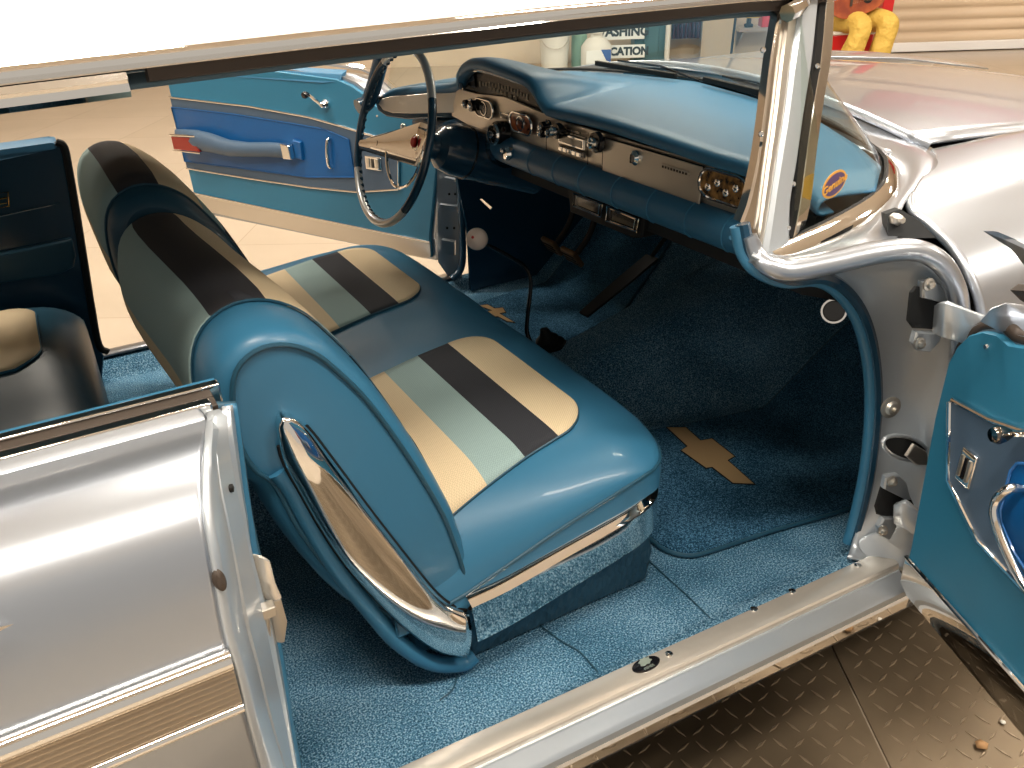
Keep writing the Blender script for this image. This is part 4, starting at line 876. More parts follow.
# padded lower roll with its ribs
def rollp(y): return V((-.108 - .006 * math.cos(y * 2), y, .880))
rows = []; RR = .033
ylst = [lerp(.30, -.60, k / 60) for k in range(61)]
for y in ylst:
    k = sm((.315 - y) / .05); r0 = RR * lerp(.55, 1, k)
    rows.append([rollp(y) + V((-r0 * .95 * math.cos(a), 0, r0 * math.sin(a))) for a in [2 * math.pi * j / 16 for j in range(16)]])
mb = MB(); mb.grid(rows, cu=True); mb.add(rows[0], [tuple(range(16))]); mb.add(rows[-1], [tuple(range(16))]); ro = mb.build('lower_roll', NAVYR if 'NAVYR' in globals() else DASHBLUE, dash, ang=50)
for px in [(529, 153), (554, 160), (580, 166), (613, 178), (649, 190), (687, 203), (724, 217)]:
    y = spot(*px, X=-.14).y; mb = MB(); mb.tube([rollp(y) + V((-RR * .965 * math.cos(a), 0, RR * 1.01 * math.sin(a))) for a in [-1.2 + 2.5 * j / 12 for j in range(13)]], .0016, 5); mb.build('roll_seam', VINYL, ro)
mb = MB(); mb.lathe(rollp(-.60), (0, -1, 0), [(0, 0), (.033, 0), (.030, .008), (0, .010)], 20); mb.build('roll_end_cap', VINYL, ro)
q = spot(732, 237, X=-.14); mb = MB(); mb.lathe(q, (-1, -.5, 0), [(0, 0), (.005, 0), (.004, .004), (0, .004)], 10); mb.build('roll_screw', CHROME, ro)
# left lower dash and under-dash panel
mb = MB(); rows = [[V((-.10 - .0 * y, y, .868)) + V((-.04 * math.cos(a), 0, .04 * math.sin(a))) for a in [2 * math.pi * j / 14 for j in range(14)]] for y in [lerp(.27, .76, k / 10) for k in range(11)]]
mb.grid(rows, cu=True); mb.build('lower_dash', NAVY, dash)
mb = MB(); mb.prism([V((-.07, .76, .88)), V((-.07, .76, .80)), V((.10, .76, .74)), V((.3, .76, .74)), V((.3, .76, .93)), V((-.06, .76, .93))], (0, -1.42, 0)); mb.build('under_dash_housing', DARK, dash)  # near-black block, footwell shade put into its colour and shape
mb = MB(); mb.tube(cr([spot(x, y, X=-.12) for x, y in [(532, 161), (548, 168), (560, 176), (570, 183)]], 5), [.004] * 16, 6); mb.lathe(spot(556, 174, X=-.12), (-1, 0, 0), [(0, 0), (.008, 0), (.007, .01), (0, .012)], 10); mb.build('brake_release', CHROME, dash)
mb = MB(); mb.prism(spots([(481, 199), (483, 198.5), (493, 207), (491.5, 209)], X=-.02), (-.004, 0, 0)); mb.build('bonnet_release', CHROME, dash)
# air vents below the dash
vb = emp('vent_unit', (-.06, -.1, .79), dash)
mb = MB(); mb.prism([spot(a, b, X=-.082) for a, b in [(568, 190), (575, 186), (645, 211), (642, 238), (632, 238), (570, 212)]], (.08, 0, 0), inset=0); mb.build('vent_box', BLACK, vb, bevel=.003)
for q in ([(573.8, 193.5), (602.8, 204.5), (601.2, 217.7), (573.2, 206)], [(607, 206.4), (638.8, 219.6), (636.6, 232), (606.2, 221)]):
    c = spots(q, X=-.088); mb = MB(); mb.tube(c, .0022, 4, closed=True); v_ = mb.build('vent_frame', CHROME, vb)
    cc_ = sum(c, V((0, 0, 0))) / 4; inn_ = [cc_ + (p - cc_) * .78 for p in c]; mb = MB(); mb.tube(inn_, .0011, 4, closed=True); mb.build('vent_frame_inner', CHROME, v_)
    mb = MB(); mb.prism([cc_ + (p - cc_) * .9 + V((.002, 0, 0)) for p in c], (.004, 0, 0)); mb.build('vent_grille', GLOSSBLK, v_)
# ------------------------------------------------------------------ steering
st = emp('steering', (-.3, .37, .9), car)
WC = V((-.36, .37, .92)); tl = math.radians(18); WU = V((math.sin(tl), 0, math.cos(tl))); WN = V((math.cos(tl), 0, -math.sin(tl))); WR = .205   # WN points down the column
def wpt(th, r, dn=0): t = math.radians(th); return WC + (WU * math.cos(t) + V((0, 1, 0)) * math.sin(t)) * r + WN * dn
for a0, a1, mt, nm in ((303, 398, SILVERPL, 'rim_light'), (38, 122, NAVY, 'rim_dark'), (122, 226, SILVERPL, 'rim_light'), (226, 303, NAVY, 'rim_dark')):
    n = 40; mb = MB(); r = [.0098] * (n + 1)
    mb.tube([wpt(lerp(a0, a1, k / n), WR) for k in range(n + 1)], r, 12)
    mb.build('wheel_rim', mt, st)
mb = MB()
for k in range(64):  # finger ridges behind the rim
    mb.ball(wpt(k * 360 / 64 + 2, WR - .0065, .0035), .0062, 5)
mb.build('finger_ridges', NAVY, st)
# chrome spokes: a broad tapering bar each side of the hub
def spoke(a):
    rows = []
    for t in range(13):
        s = t / 12; r = lerp(.0, WR - .004, s); hw = lerp(.050, .009, s); dn = lerp(.072, .002, s ** 1.1); u = wpt(a, r, dn); w = (wpt(a + 90, 1) - WC).normalized() if False else None
        tdir = (WU * -math.sin(math.radians(a)) + V((0, 1, 0)) * math.cos(math.radians(a)))
        rows.append([u + tdir * hw - WN * .0, u + tdir * hw * .7 - WN * .006, u - WN * .008, u - tdir * hw * .7 - WN * .006, u - tdir * hw, u - tdir * hw * .6 + WN * .005, u + tdir * hw * .6 + WN * .005])
    mb = MB(); mb.grid(rows, cu=True); mb.add(rows[0], [tuple(range(7))]); mb.add(rows[-1], [tuple(range(7))]); s_ = mb.build('spoke', CHROME, st, ang=40)
    e = [r[0] + WN * .002 for r in rows] if a < 180 else [r[4] + WN * .002 for r in rows]; mb = MB(); mb.tube(e, .0075, 8); mb.build('spoke_edge', NAVY, s_)
    for q in (.42, .62):
        c = wpt(a, lerp(.03, WR, q), lerp(.072, .002, q ** 1.1) - .009); mb = MB(); mb.lathe(c, -WN, [(0, 0), (.009, 0), (.008, .002), (0, .002)], 12); mb.build('spoke_dimple', GLOSSBLK, s_)
spoke(104); spoke(284)
mb = MB(); mb.lathe(WC + WN * .12, -WN, [(0, 0), (.034, 0), (.032, .020), (.026, .034), (.018, .040), (0, .040)], 28); hb = mb.build('hub', NAVY, st)
mb = MB(); mb.lathe(WC + WN * .072, -WN, [(0, 0), (.022, 0), (.021, .006), (.018, .011), (0, .013)], 28); mb.build('horn_cap', CHROME, hb)
mb = MB(); mb.lathe(WC + WN * .058, -WN, [(0, 0), (.014, 0), (.010, .004), (0, .005)], 20); mb.build('horn_emblem', RED, hb)
# horn ring: lower half circle joined to the spokes
hr = [wpt(lerp(104, 284, k / 30), .104 + .010 * math.sin(math.pi * k / 30), .036) for k in range(31)]
mb = MB(); mb.tube(hr, .0042, 8); mb.build('horn_ring', CHROME, st)
# column and its painted shroud
mb = MB(); ax = [(0.05, .030), (.115, .034), (.13, .052), (.16, .062), (.30, .068), (.42, .072)]
mb.lathe(WC, WN, [(0, .115)] + [(r, h) for h, r in ax[1:]] + [(0, .42)], 32); co_ = mb.build('column_shroud', NAVY, st, ang=30)
mb = MB(); mb.lathe(WC, WN, [(.0635, .20), (.0665, .20), (.0672, .204), (.064, .204)], 32); mb.build('shroud_seam', GLOSSBLK, co_)
mb = MB(); mb.tube([WC + WN * .11 + V((0, .04, 0)), WC + WN * .10 + V((-.0, .15, .02))], [.004, .003], 8); mb.ball(WC + WN * .10 + V((0, .155, .021)), .008, 6); mb.build('turn_signal_lever', CHROME, co_)
# ------------------------------------------------------------------ shifter and pedals
gs = emp('gear_shift', (-.13, .06, .42), car)
lv = cr([spot(x, y, Y=Yv) for x, y, Yv in [(482, 243, .13), (496, 249, .125), (512, 258, .12), (524, 266, .115), (530, 277, .11), (530.5, 292, .105), (528, 312, .10), (527, 332, .09), (532, 345, .08)]], 5)
mb = MB(); mb.tube(lv, [lerp(.0045, .006, k / (len(lv) - 1)) for k in range(len(lv))], 10); mb.build('shift_lever', GLOSSBLK, gs)
mb = MB(); mb.ball(spot(477, 239, Y=.13), .0262, 14); kn = mb.build('shift_knob', BALL, gs)
mb = MB(); c = spot(477, 239, Y=.13); mb.lathe(c + (CP - c).normalized() * .0258 + V((-.008, .006, .004)), (CP - c), [(0, 0), (.0035, 0), (.003, .001), (0, .001)], 8); mb.build('knob_engraving', RED, kn)
b0 = spot(541, 346, Y=.07); mb = MB(); mb.lathe((b0.x + .03, b0.y, fh(b0.x + .03, b0.y) - .01), (-.25, .1, 1), [(0, 0), (.050, 0), (.052, .010), (.040, .018), (.042, .026), (.028, .034), (.030, .042), (.016, .054), (.010, .07), (0, .07)], 20); mb.build('shift_boot', BLACK, gs)
PEDM = mat('worn_brown_rubber', (.10, .055, .02), .6)
for i, (x0, y0, X_) in enumerate(((552, 246, .20), (572, 256.5, .17))):
    pe = emp('pedal', spot(x0, y0, X=X_), car); c = spot(x0, y0, X=X_)
    mb = MB(); rot = Matrix.Rotation(math.radians(-35), 3, 'Y'); mb.box(c, (.016, .075, .058), rot); mb.build('pedal_pad', PEDM, pe, bevel=.006)
    for k in (-1, 0, 1): mb = MB(); mb.box(c + rot @ V((-.009, 0, k * .014)), (.003, .06, .004), rot); mb.build('pad_rib', BLACK, pe)
    mb = MB(); mb.tube(cr([c + V((.01, -.01, .01)), c + V((.05, -.02, .07)), c + V((.10, -.02, .20)), c + V((.18, -.02, .30))], 5), .009, 8); mb.build('pedal_arm', BLACK, pe)
gp = emp('throttle_pedal', (.1, .15, .35), car)
a, b = spot(583, 314, X=.08), spot(652, 256, X=.33)
mb = MB(); s_ = (b - a).cross(UP).normalized() * .024; mb.prism([a + s_ * .7, a - s_ * .7, a.lerp(b, .5) - s_, b - s_, b + s_, a.lerp(b, .5) + s_], (b - a).cross(s_).normalized() * .008, inset=.002); mb.build('treadle', BLACK, gp)
mb = MB(); mb.tube([b, b + V((.1, 0, .1))], .006, 8); mb.build('pedal_arm', BLACK, gp)
# ------------------------------------------------------------------ doors (u from the hinge edge outwards, v height, w towards the cabin)
def make_door(sd, ang, label, f0, f1, sh, pull, crank, lou, royal_front, slate_front):
    p0 = V((-.0436, .8662 * sd, 0)); d = V((-math.cos(ang), sd * math.sin(ang), 0)); n = V((-math.sin(ang), -sd * math.cos(ang), 0))
    def W(u, v, w=0): return p0 + d * u + UP * v + n * w
    def poly(l, w=0): return [W(u, v, w) for u, v in l]
    dr = thing('x', W(0, .4, 0), None, None); dr.name = 'door'; dr.parent = car
    for k in list(dr.keys()): del dr[k]
    dr['label'] = label
    top = [(.055, .79), (.064, .817), (.083, .843), (.108, .859), (.136, .866), (.164, .863), (.20, .874), (.243, .905), (.30, .932), (.36, .948), (.638, .958), (1.0, .952), (1.225, .940)]
    outl = [(f0, .40), (f0, .47), (f1, .70)] + [(u - (.055 - f1) * (.2 - u) / .15 if u < .2 else u, v) for u, v in top] + [(1.224, .884), (1.205, .40)]
    mb = MB(); mb.prism(poly(outl, -.012), n * .012, inset=.003); pn_ = mb.build('inner_panel', DOORBLUE, dr, ang=30)
    cx, cy = .6, .66
    shell = [(u + (-.012 if u < .5 else .012) , v + (.008 if v > .8 else -.012 if v < .45 else 0)) for u, v in outl]
    mb = MB(); a = poly(shell, -.013); b = poly(shell, -.06); c = [W(cx + (u - cx) * 1.0, v - .01 if v > .8 else v - .01, -.13) for u, v in shell]
    mb.grid([a, b, c], cu=True); mb.add(a, [tuple(range(len(a)))]); mb.add(c, [tuple(range(len(a)))]); mb.build('door_shell', PAINT, dr, ang=40)
    tl = cr(poly([(u - .004, v + .006) for u, v in outl[2:]][:9], -.020), 5)
    mb = MB(); mb.tube(tl, .009, 10); mb.build('weather_seal', BROWNSEAL, dr)
    # belt garnish and outer belt moulding
    mb = MB(); mb.prism([W(.345, .94, .0), W(.345, .962, -.012), W(1.22, .955, -.012), W(1.224, .925, .0), W(.42, .932, .004)], n * -.03 + UP * .01, inset=.002); mb.build('belt_garnish', DASHBLUE, dr, bevel=.002)
    mb = MB(); mb.sweep([W(.20, .895, -.10), W(.26, .935, -.10), W(.34, .962, -.10), W(.6, .975, -.10), W(1.22, .962, -.10)], [(0, 0), (.012, .006), (.014, .014), (0, .018), (-.006, .01)]); mb.build('belt_moulding', CHROME, dr)
    if sd < 0:
        q = [spot(983, 231, Y=-1.02), spot(1003, 239, Y=-1.03), spot(1040, 256, Y=-1.06), spot(1052, 300, Y=-1.08), spot(1042, 282, Y=-1.05), spot(1019, 254, Y=-1.03), spot(1008, 243, Y=-1.02)]
        mb = MB(); mb.prism(q, (.012, -.008, 0), inset=.002); mb.build('window_channel_fin', PAINT, dr)
        q = [spot(1010, 290, Y=-1.03), spot(1018, 284, Y=-1.03), spot(1040, 290, Y=-1.04), spot(1040, 312, Y=-1.04), spot(1020, 300, Y=-1.03)]
        mb = MB(); mb.prism(q, (.012, -.012, 0), inset=.002); mb.build('channel_rubber', BROWNSEAL, dr)
        q = [spot(978, 322, Y=-.99), spot(990, 308, Y=-.99), spot(1006, 302, Y=-1.0), spot(1030, 318, Y=-1.02), spot(1040, 345, Y=-1.03), spot(1005, 335, Y=-1.0)]
        mb = MB(); mb.prism(q, (.04, -.01, -.01), inset=.006); mb.build('door_corner', PAINT, dr, bevel=.004)
    # kick strip with its polished edge
    mb = MB(); mb.prism(poly([(f0 - .002, .455), (f0 + .0, .405), (f0 + .02, .394), (1.16, .405), (1.205, .415), (1.207, .474)], .001), n * .003, inset=.002); mb.build('kick_strip', SATIN if sd > 0 else CHROME, pn_)
    mb = MB(); mb.tube(poly([(f0, .455), (1.205, .473)], .004), .0035, 8); mb.build('trim_bead', CHROME, pn_)
    sl = slate_front + [(.324 + sh, .586), (.549 + sh, .575), (.857, .571), (1.212, .57), (1.223, .837), (.79, .834), (.501, .819), (.344 + sh * .8, .799)] 
    mb = MB(); mb.prism(poly(sl, .0005), n * .003); mb.build('slate_insert', SLATE, pn_)
    k0 = len(slate_front)
    mb = MB(); mb.tube(poly(sl[k0 - 1:k0 + 4], .005), .0036, 8); mb.tube(poly(sl[k0 + 4:] + sl[:k0], .005), .0036, 8); mb.build('trim_bead', CHROME, pn_)
    ry = royal_front + [(.542, .612), (.848, .606), (1.212, .598), (1.222, .801), (.876, .801), (.592, .792), (.45, .786)]
    mb = MB(); mb.prism(poly(ry, .003), n * .004, inset=.002); mb.build('royal_blue_recess', ROYAL, pn_)
    mb = MB(); mb.tube(poly(ry, .0075), .0022, 6, closed=True); mb.build('recess_rim', mat('recess_rim_blue', (.04, .18, .5), .15, coat=.5) if sd < 0 else bpy.data.materials.get('recess_rim_blue') or ROYAL, pn_)
    # armrest: swept body with lens at the far end and chrome cap
    st = [(1.222, .690, .030, .012), (1.15, .694, .036, .045), (1.07, .697, .038, .055), (1.0, .694, .036, .055), (.9, .684, .030, .055), (.8, .688, .026, .052), (.7, .697, .026, .045), (.62, .700, .026, .034)]
    rows = []
    for u, v, h, w in st:
        rows.append([W(u, v + h * math.sin(t), .006 + w * (.5 + .5 * math.cos(t)) if True else 0) for t in [2 * math.pi * k / 16 for k in range(16)]])
    mb = MB(); mb.grid(rows, cu=True); mb.add(rows[0], [tuple(range(16))]); mb.add(rows[-1], [tuple(range(16))]); ar = mb.build('armrest', SLATE, dr, ang=50)
    mb = MB(); mb.prism(poly([(.628, .728), (.585, .724), (.580, .674), (.622, .671)], .010), n * .03, inset=.004); mb.build('armrest_cap', CHROME, ar, bevel=.002)
    mb = MB(); mb.prism(poly([(.582, .74), (.545, .735), (.548, .672), (.58, .676)], .008), n * .012, inset=.004); mb.build('armrest_mount', ROYAL, ar)
    mb = MB(); mb.prism(poly([(1.195, .704), (1.055, .712), (1.045, .660), (1.195, .656)], .040), n * .018, inset=.004); mb.build('red_lens', REDLENS, ar)
    mb = MB(); mb.tube(poly([(1.195, .709), (1.05, .717)], .057), .004, 8); mb.tube(poly([(1.195, .652), (1.04, .656)], .057), .003, 8); mb.build('lens_rim', CHROME, ar)
    # pull handle, window crank, louvred badge
    mb = MB(); pts = cr([W(u, v, w) for u, v, w in pull], 6); mb.tube(pts, [.005] * 3 + [.0065] * (len(pts) - 6) + [.005] * 3, 10); mb.build('door_handle', CHROME, dr)
    (bu, bv), (ku, kv) = crank
    mb = MB(); mb.lathe(W(bu, bv, .0), n, [(0, 0), (.017, 0), (.016, .008), (.011, .014), (.010, .022), (.006, .026), (0, .026)], 20); mb.tube([W(bu, bv, .02), W(lerp(bu, ku, .5), lerp(bv, kv, .5), .028), W(ku, kv, .03)], [.006, .005, .004], 8); cr_ = mb.build('window_crank', CHROME, dr)
    mb = MB(); mb.lathe(W(ku, kv, .028), n, [(0, 0), (.006, .002), (.010, .010), (.012, .020), (.009, .026), (0, .027)], 16); mb.build('crank_knob', GLOSSBLK if sd > 0 else mat('dark_chrome', (.2, .18, .16), .1, metal=1), cr_)
    (lu, lv), lw, lh = lou
    mb = MB(); mb.prism(poly([(lu - lw, lv - lh), (lu + lw, lv - lh), (lu + lw, lv + lh), (lu - lw, lv + lh)], .003), n * .006, inset=.003); lo = mb.build('louvre_badge', CHROME, pn_, bevel=.001)
    for k in range(3):
        mb = MB(); mb.box(W(lu - (k - 1) * lw * .55, lv, .010), (lw * .3, .003, lh * 1.3), Matrix([(d.x, n.x, 0), (d.y, n.y, 0), (0, 0, 1)])); mb.build('louvre_rib', SATIN if k != 1 else GLOSSBLK, lo)
    mb = MB(); mb.lathe(W(.135 if sd < 0 else .2, .845, 0), n, [(0, 0), (.004, 0), (.003, .003), (0, .003)], 10); mb.build('panel_screw', CHROME, pn_)
    return dr
make_door(1, 1.086, 'far driver side door, swung open', .028, -.02, 0, [(.412, .757, .004), (.412, .752, .022), (.418, .705, .026), (.42, .668, .022), (.42, .656, .004)], ((.419, .867), (.463, .899)), ((.234, .693), .034, .022),
          [(.42, .782), (.33, .761), (.323, .637)], [(.192, .777), (.135, .75), (.125, .723), (.137, .618)])
make_door(-1, 1.2, 'near passenger door, swung open', .092, .072, -.04, [(.268, .712, .006), (.264, .710, .026), (.258, .685, .032), (.272, .661, .034), (.322, .628, .034), (.36, .612, .028), (.365, .609, .006)], ((.33, .83), (.246, .782)), ((.166, .674), .015, .026),
          [(.262, .745), (.246, .735), (.240, .72), (.243, .66), (.25, .645), (.285, .622), (.33, .608)], [(.18, .760), (.105, .748), (.10, .742), (.137, .633), (.22, .589)])
# ------------------------------------------------------------------ things along the back wall
WPL = mat('white_plastic', (.72, .70, .64), .4); GRN = mat('pale_green_plastic', (.25, .42, .33), .4); SIGNW = mat('sign_white', (.80, .82, .80), .5); SIGNT = mat('sign_letters', (.03, .045, .05), .5)
TEALC = mat('dark_teal_enamel', (.06, .14, .16), .45); MAR = mat('maroon_cloth', (.10, .035, .05), .8); BOARD = mat('tan_board', (.50, .40, .28), .6); YEL = mat('tool_yellow', (.70, .45, .04), .5); BLU = mat('label_blue', (.05, .12, .35), .4)
def g0(px, d):  # floor point under a pixel column at depth d
    p = onwall(px, 60, d); return V((p.x, p.y, 0))
def ht(px, py, d): return onwall(px, py, d).z
NV = -E2
# bucket
b = g0(554.5, 8.1); zt = ht(554, 29, 8.1); w_ = (onwall(570, 50, 8.1) - onwall(539, 50, 8.1)).length / 2
t = thing('bucket', b, 'white plastic bucket with wire handle on the floor by the back wall', 'bucket')
mb = MB(); mb.lathe(b, UP, [(0, 0), (w_ * .84, 0), (w_ * .97, zt * .9), (w_ * 1.03, zt * .9), (w_ * 1.03, zt), (w_ * .98, zt), (w_ * .95, zt * .95), (0, zt * .94)], 32); mb.build('bucket_body', WPL, t)
mb = MB(); mb.tube(cr([b - E1 * w_ + UP * zt * .85, b - E1 * w_ * .6 + NV * w_ * .9 + UP * zt * .62, b + NV * w_ * 1.05 + UP * zt * .55, b + E1 * w_ * .6 + NV * w_ * .9 + UP * zt * .62, b + E1 * w_ + UP * zt * .85], 6), .004, 6); mb.build('bucket_handle', SATIN, t)
# green drum
b = g0(579, 8.25); zt = ht(579, 27, 8.25)
mb = MB(); mb.lathe(b, UP, [(0, 0), (.085, 0), (.09, .02), (.09, zt * .8), (.05, zt * .92), (.04, zt), (0, zt)], 20); o = mb.build('canister', GRN); tag(o, 'pale green canister between the bucket and the white jug', 'canister')
b = g0(572, 8.0); z_ = ht(572, 31, 8.0)
t = thing('hand_pump', b + UP * (z_ + .02), 'small black pump head lying on the white bucket lid', 'pump'); mb = MB(); mb.box(g0(570, 8.05) + UP * (z_ + .045), (.16, .07, .05), RROT); mb.build('pump_body', BLACK, t, bevel=.012); mb = MB(); mb.lathe(g0(577, 8.05) + UP * (z_ + .01), UP, [(0, 0), (.02, 0), (.02, .07), (0, .07)], 12); mb.build('nozzle', BLACK, t)
# white jug
b = g0(596, 7.95); zt = ht(596, 29, 7.95); w_ = .165
t = thing('jug', b, 'white detergent jug with blue label corner in front of the signs', 'jug')
mb = MB(); mb.lathe(b, UP, [(0, 0), (w_, 0), (w_ * 1.03, .03), (w_ * 1.03, zt * .58), (w_ * .7, zt * .75), (w_ * .42, zt * .80), (w_ * .40, zt * .9), (0, zt * .9)], 28, sx=.7, ref=E1); mb.build('jug_body', WPL, t)
mb = MB(); mb.lathe(b + UP * zt * .9, UP, [(0, 0), (w_ * .45, 0), (w_ * .45, zt * .1), (0, zt * .1)], 20); mb.build('jug_cap', WPL, t)
q = b + NV * w_ * .72; mb = MB(); mb.prism([q - E1 * .12 + UP * zt * .18, q + E1 * .15 + UP * zt * .18, q + E1 * .15 + UP * zt * .52, q - E1 * .12 + UP * zt * .50], NV * .004); lb = mb.build('jug_label', SIGNW, t)
q2 = q + NV * .006; mb = MB(); mb.prism([q2 + E1 * .04 + UP * zt * .52, q2 + E1 * .15 + UP * zt * .52, q2 + E1 * .15 + UP * zt * .2, q2 + E1 * .10 + UP * zt * .25], NV * .003); mb.build('label_corner', BLU, lb)
# cabinet with two signs
c0, c1 = onwall(634, 40, 8.3), onwall(667, 40, 8.3); cm = (c0 + c1) / 2; W_ = (c1 - c0).length
t = thing('cabinet', V((cm.x, cm.y, 0)), 'dark teal metal cabinet behind the washing sign', 'cabinet'); mb = MB(); mb.box(V((cm.x, cm.y, 1.0)) + E2 * .10, (W_, .3, 2.0), RROT); mb.build('cabinet_body', TEALC, t, bevel=.01)
mb = MB(); mb.box(V((cm.x, cm.y, 1.0)) - E2 * .06, (W_ * .44, .02, 1.9), RROT); dd = mb.build('cabinet_door', TEALC, t, bevel=.005); mb = MB(); mb.box(V((cm.x, cm.y, 1.0)) - E2 * .085 + E1 * .05, (.015, .02, .14), RROT); mb.build('handle', CHROME, dd)
def sign(x0, y0, x1, y1, d, body, name, label, size):
    a, b2 = onwall(x0, y1, d), onwall(x1, y0, d); z0, z1 = ht((x0 + x1) / 2, y1, d), ht((x0 + x1) / 2, y0, d); m_ = (a + b2) / 2; L_ = abs((b2 - a).dot(E1))
    t = thing(name, V((m_.x, m_.y, z0)), label, 'sign'); mb = MB(); mb.box(V((m_.x, m_.y, (z0 + z1) / 2)), (L_, .02, z1 - z0), RROT); s_ = mb.build('sign_board', SIGNW, t, bevel=.003)
    text('sign_lettering', body, size, V((m_.x, m_.y, (z0 + z1) / 2)) + NV * .012, E1, UP, SIGNT, t, ext=.001, bold=.006)
sign(597, 24, 645, 39.5, 8.18, 'WASHING', 'wall_sign', 'white sign reading WASHING on the cabinet front', .135)
sign(600, 45, 645, 58, 8.18, 'LOCATION', 'wall_sign', 'white sign ending in CATION below the washing sign', .115)
a = g0(666.5, 8.2); mb = MB(); mb.lathe(a, UP, [(0, 0), (.03, 0), (.03, 2.6), (0, 2.6)], 16); tag(mb.build('pipe', WPL), 'white vertical pipe between the teal cabinet and maroon curtain', 'pipe')
c0, c1 = onwall(672, 40, 8.35), onwall(700, 40, 8.35); mb = MB(); n = 40; mb.grid([[V((lerp(c0.x, c1.x, k / n), lerp(c0.y, c1.y, k / n), z)) + NV * (.03 * math.sin(k * 1.1)) for z in (.25, 1, 2.3)] for k in range(n + 1)]); tag(mb.build('curtain', MAR, solid=.01), 'hanging maroon curtain beside the tan board', 'curtain')
c0, c1 = onwall(701, 40, 8.4), onwall(735, 40, 8.4); cm = (c0 + c1) / 2; mb = MB(); mb.box(V((cm.x, cm.y, 1.1)), ((c1 - c0).length, .04, 2.2), RROT); tag(mb.build('board', BOARD, bevel=.004), 'tall tan board leaning against the back wall', 'board')
a = g0(728, 8.1); mb = MB(); mb.tube([a + NV * .1, a + E1 * .1 + UP * 2.3], .014, 10); tag(mb.build('pole', BLACK), 'thin black pole standing in front of the tan board', 'pole')
# shelf with a yellow tool and a red box
z_ = ht(755, 27, 8.3); c0, c1 = onwall(738, 27, 8.3), onwall(780, 27, 8.3); cm = (c0 + c1) / 2
t = thing('wall_shelf', V((cm.x, cm.y, z_)), 'grey wall shelf above the hood carrying tools', 'shelf'); mb = MB(); mb.box(V((cm.x, cm.y, z_ - .02)) + E2 * .08, ((c1 - c0).length, .32, .04), RROT); mb.build('shelf_board', SATIN, t)
for s_ in (-.3, .3): mb = MB(); mb.prism([V((cm.x, cm.y, z_ - .04)) + E1 * s_ * .6 + E2 * .24, V((cm.x, cm.y, z_ - .04)) + E1 * s_ * .6 - E2 * .02, V((cm.x, cm.y, z_ - .22)) + E1 * s_ * .6 + E2 * .24], E1 * .02); mb.build('bracket', SATIN, t)
p = onwall(750, 27, 8.3); p = V((p.x, p.y, z_)); t = thing('power_drill', p, 'yellow and black cordless drill on the shelf', 'drill')
mb = MB(); mb.box(p + UP * .13 + E1 * .02, (.16, .07, .07), RROT); mb.build('drill_body', YEL, t, bevel=.015); mb = MB(); mb.box(p + UP * .06 - E1 * .02, (.045, .05, .09), RROT); mb.box(p + UP * .02 - E1 * .02, (.09, .07, .035), RROT); mb.build('drill_handle', BLACK, t, bevel=.008); mb = MB(); mb.lathe(p + UP * .13 - E1 * .06, -E1, [(0, 0), (.028, 0), (.014, .06), (0, .06)], 14); mb.build('drill_chuck', BLACK, t)
p = onwall(767, 27, 8.3); mb = MB(); mb.box(V((p.x, p.y, z_ + .085)), (.17, .16, .17), RROT); o = mb.build('storage_box', RED, bevel=.01); tag(o, 'red storage box on the shelf right of the drill', 'box')
mb2 = MB(); mb2.box(V((p.x, p.y, z_ + .175)), (.18, .17, .02), RROT); mb2.build('box_lid', WPL, o, bevel=.004)
# red sign above the shutter with white script
bn_c = onwall(985, -200, 8.5); bn_c = V((bn_c.x, bn_c.y, 3.40)) + E1 * 2.1
t = thing('wall_sign', bn_c - UP * .3, 'large red wall sign with white script above the roller shutter', 'sign'); mb = MB(); mb.box(bn_c, (4.4, .05, .95), RROT); mb.build('sign_board', RED, t, bevel=.01)
text('sign_lettering', 'Coca-Cola', .45, bn_c + NV * .03 - E1 * .5, E1, UP, SIGNW, t, ext=.003)
# red cooler that the seated figure sits on
d_ = 6.5; c0 = onwall(836, 40, d_); zs = .50
cb_ = V((c0.x, c0.y, 0)) + E1 * .08
t = thing('drinks_cooler', cb_, 'red drinks cooler cabinet under the seated guitar player', 'cooler'); mb = MB(); mb.box(cb_ + UP * .23 + E2 * .0, (.40, .36, .46), RROT); mb.build('cooler_body', RED, t, bevel=.02); mb = MB(); mb.box(cb_ + UP * .465 + E2 * .0, (.42, .38, .03), RROT); mb.build('cooler_lid', WPL, t, bevel=.01)
c_ = onwall(886, 30, 7.2); cm_ = V((c_.x, c_.y, 0)); mb = MB(); mb.box(cm_ + UP * .9 + E2 * .1, (.11, .12, 1.8), RROT); tag(mb.build('post', RED, bevel=.008), 'red upright post behind the seated guitar player', 'post')
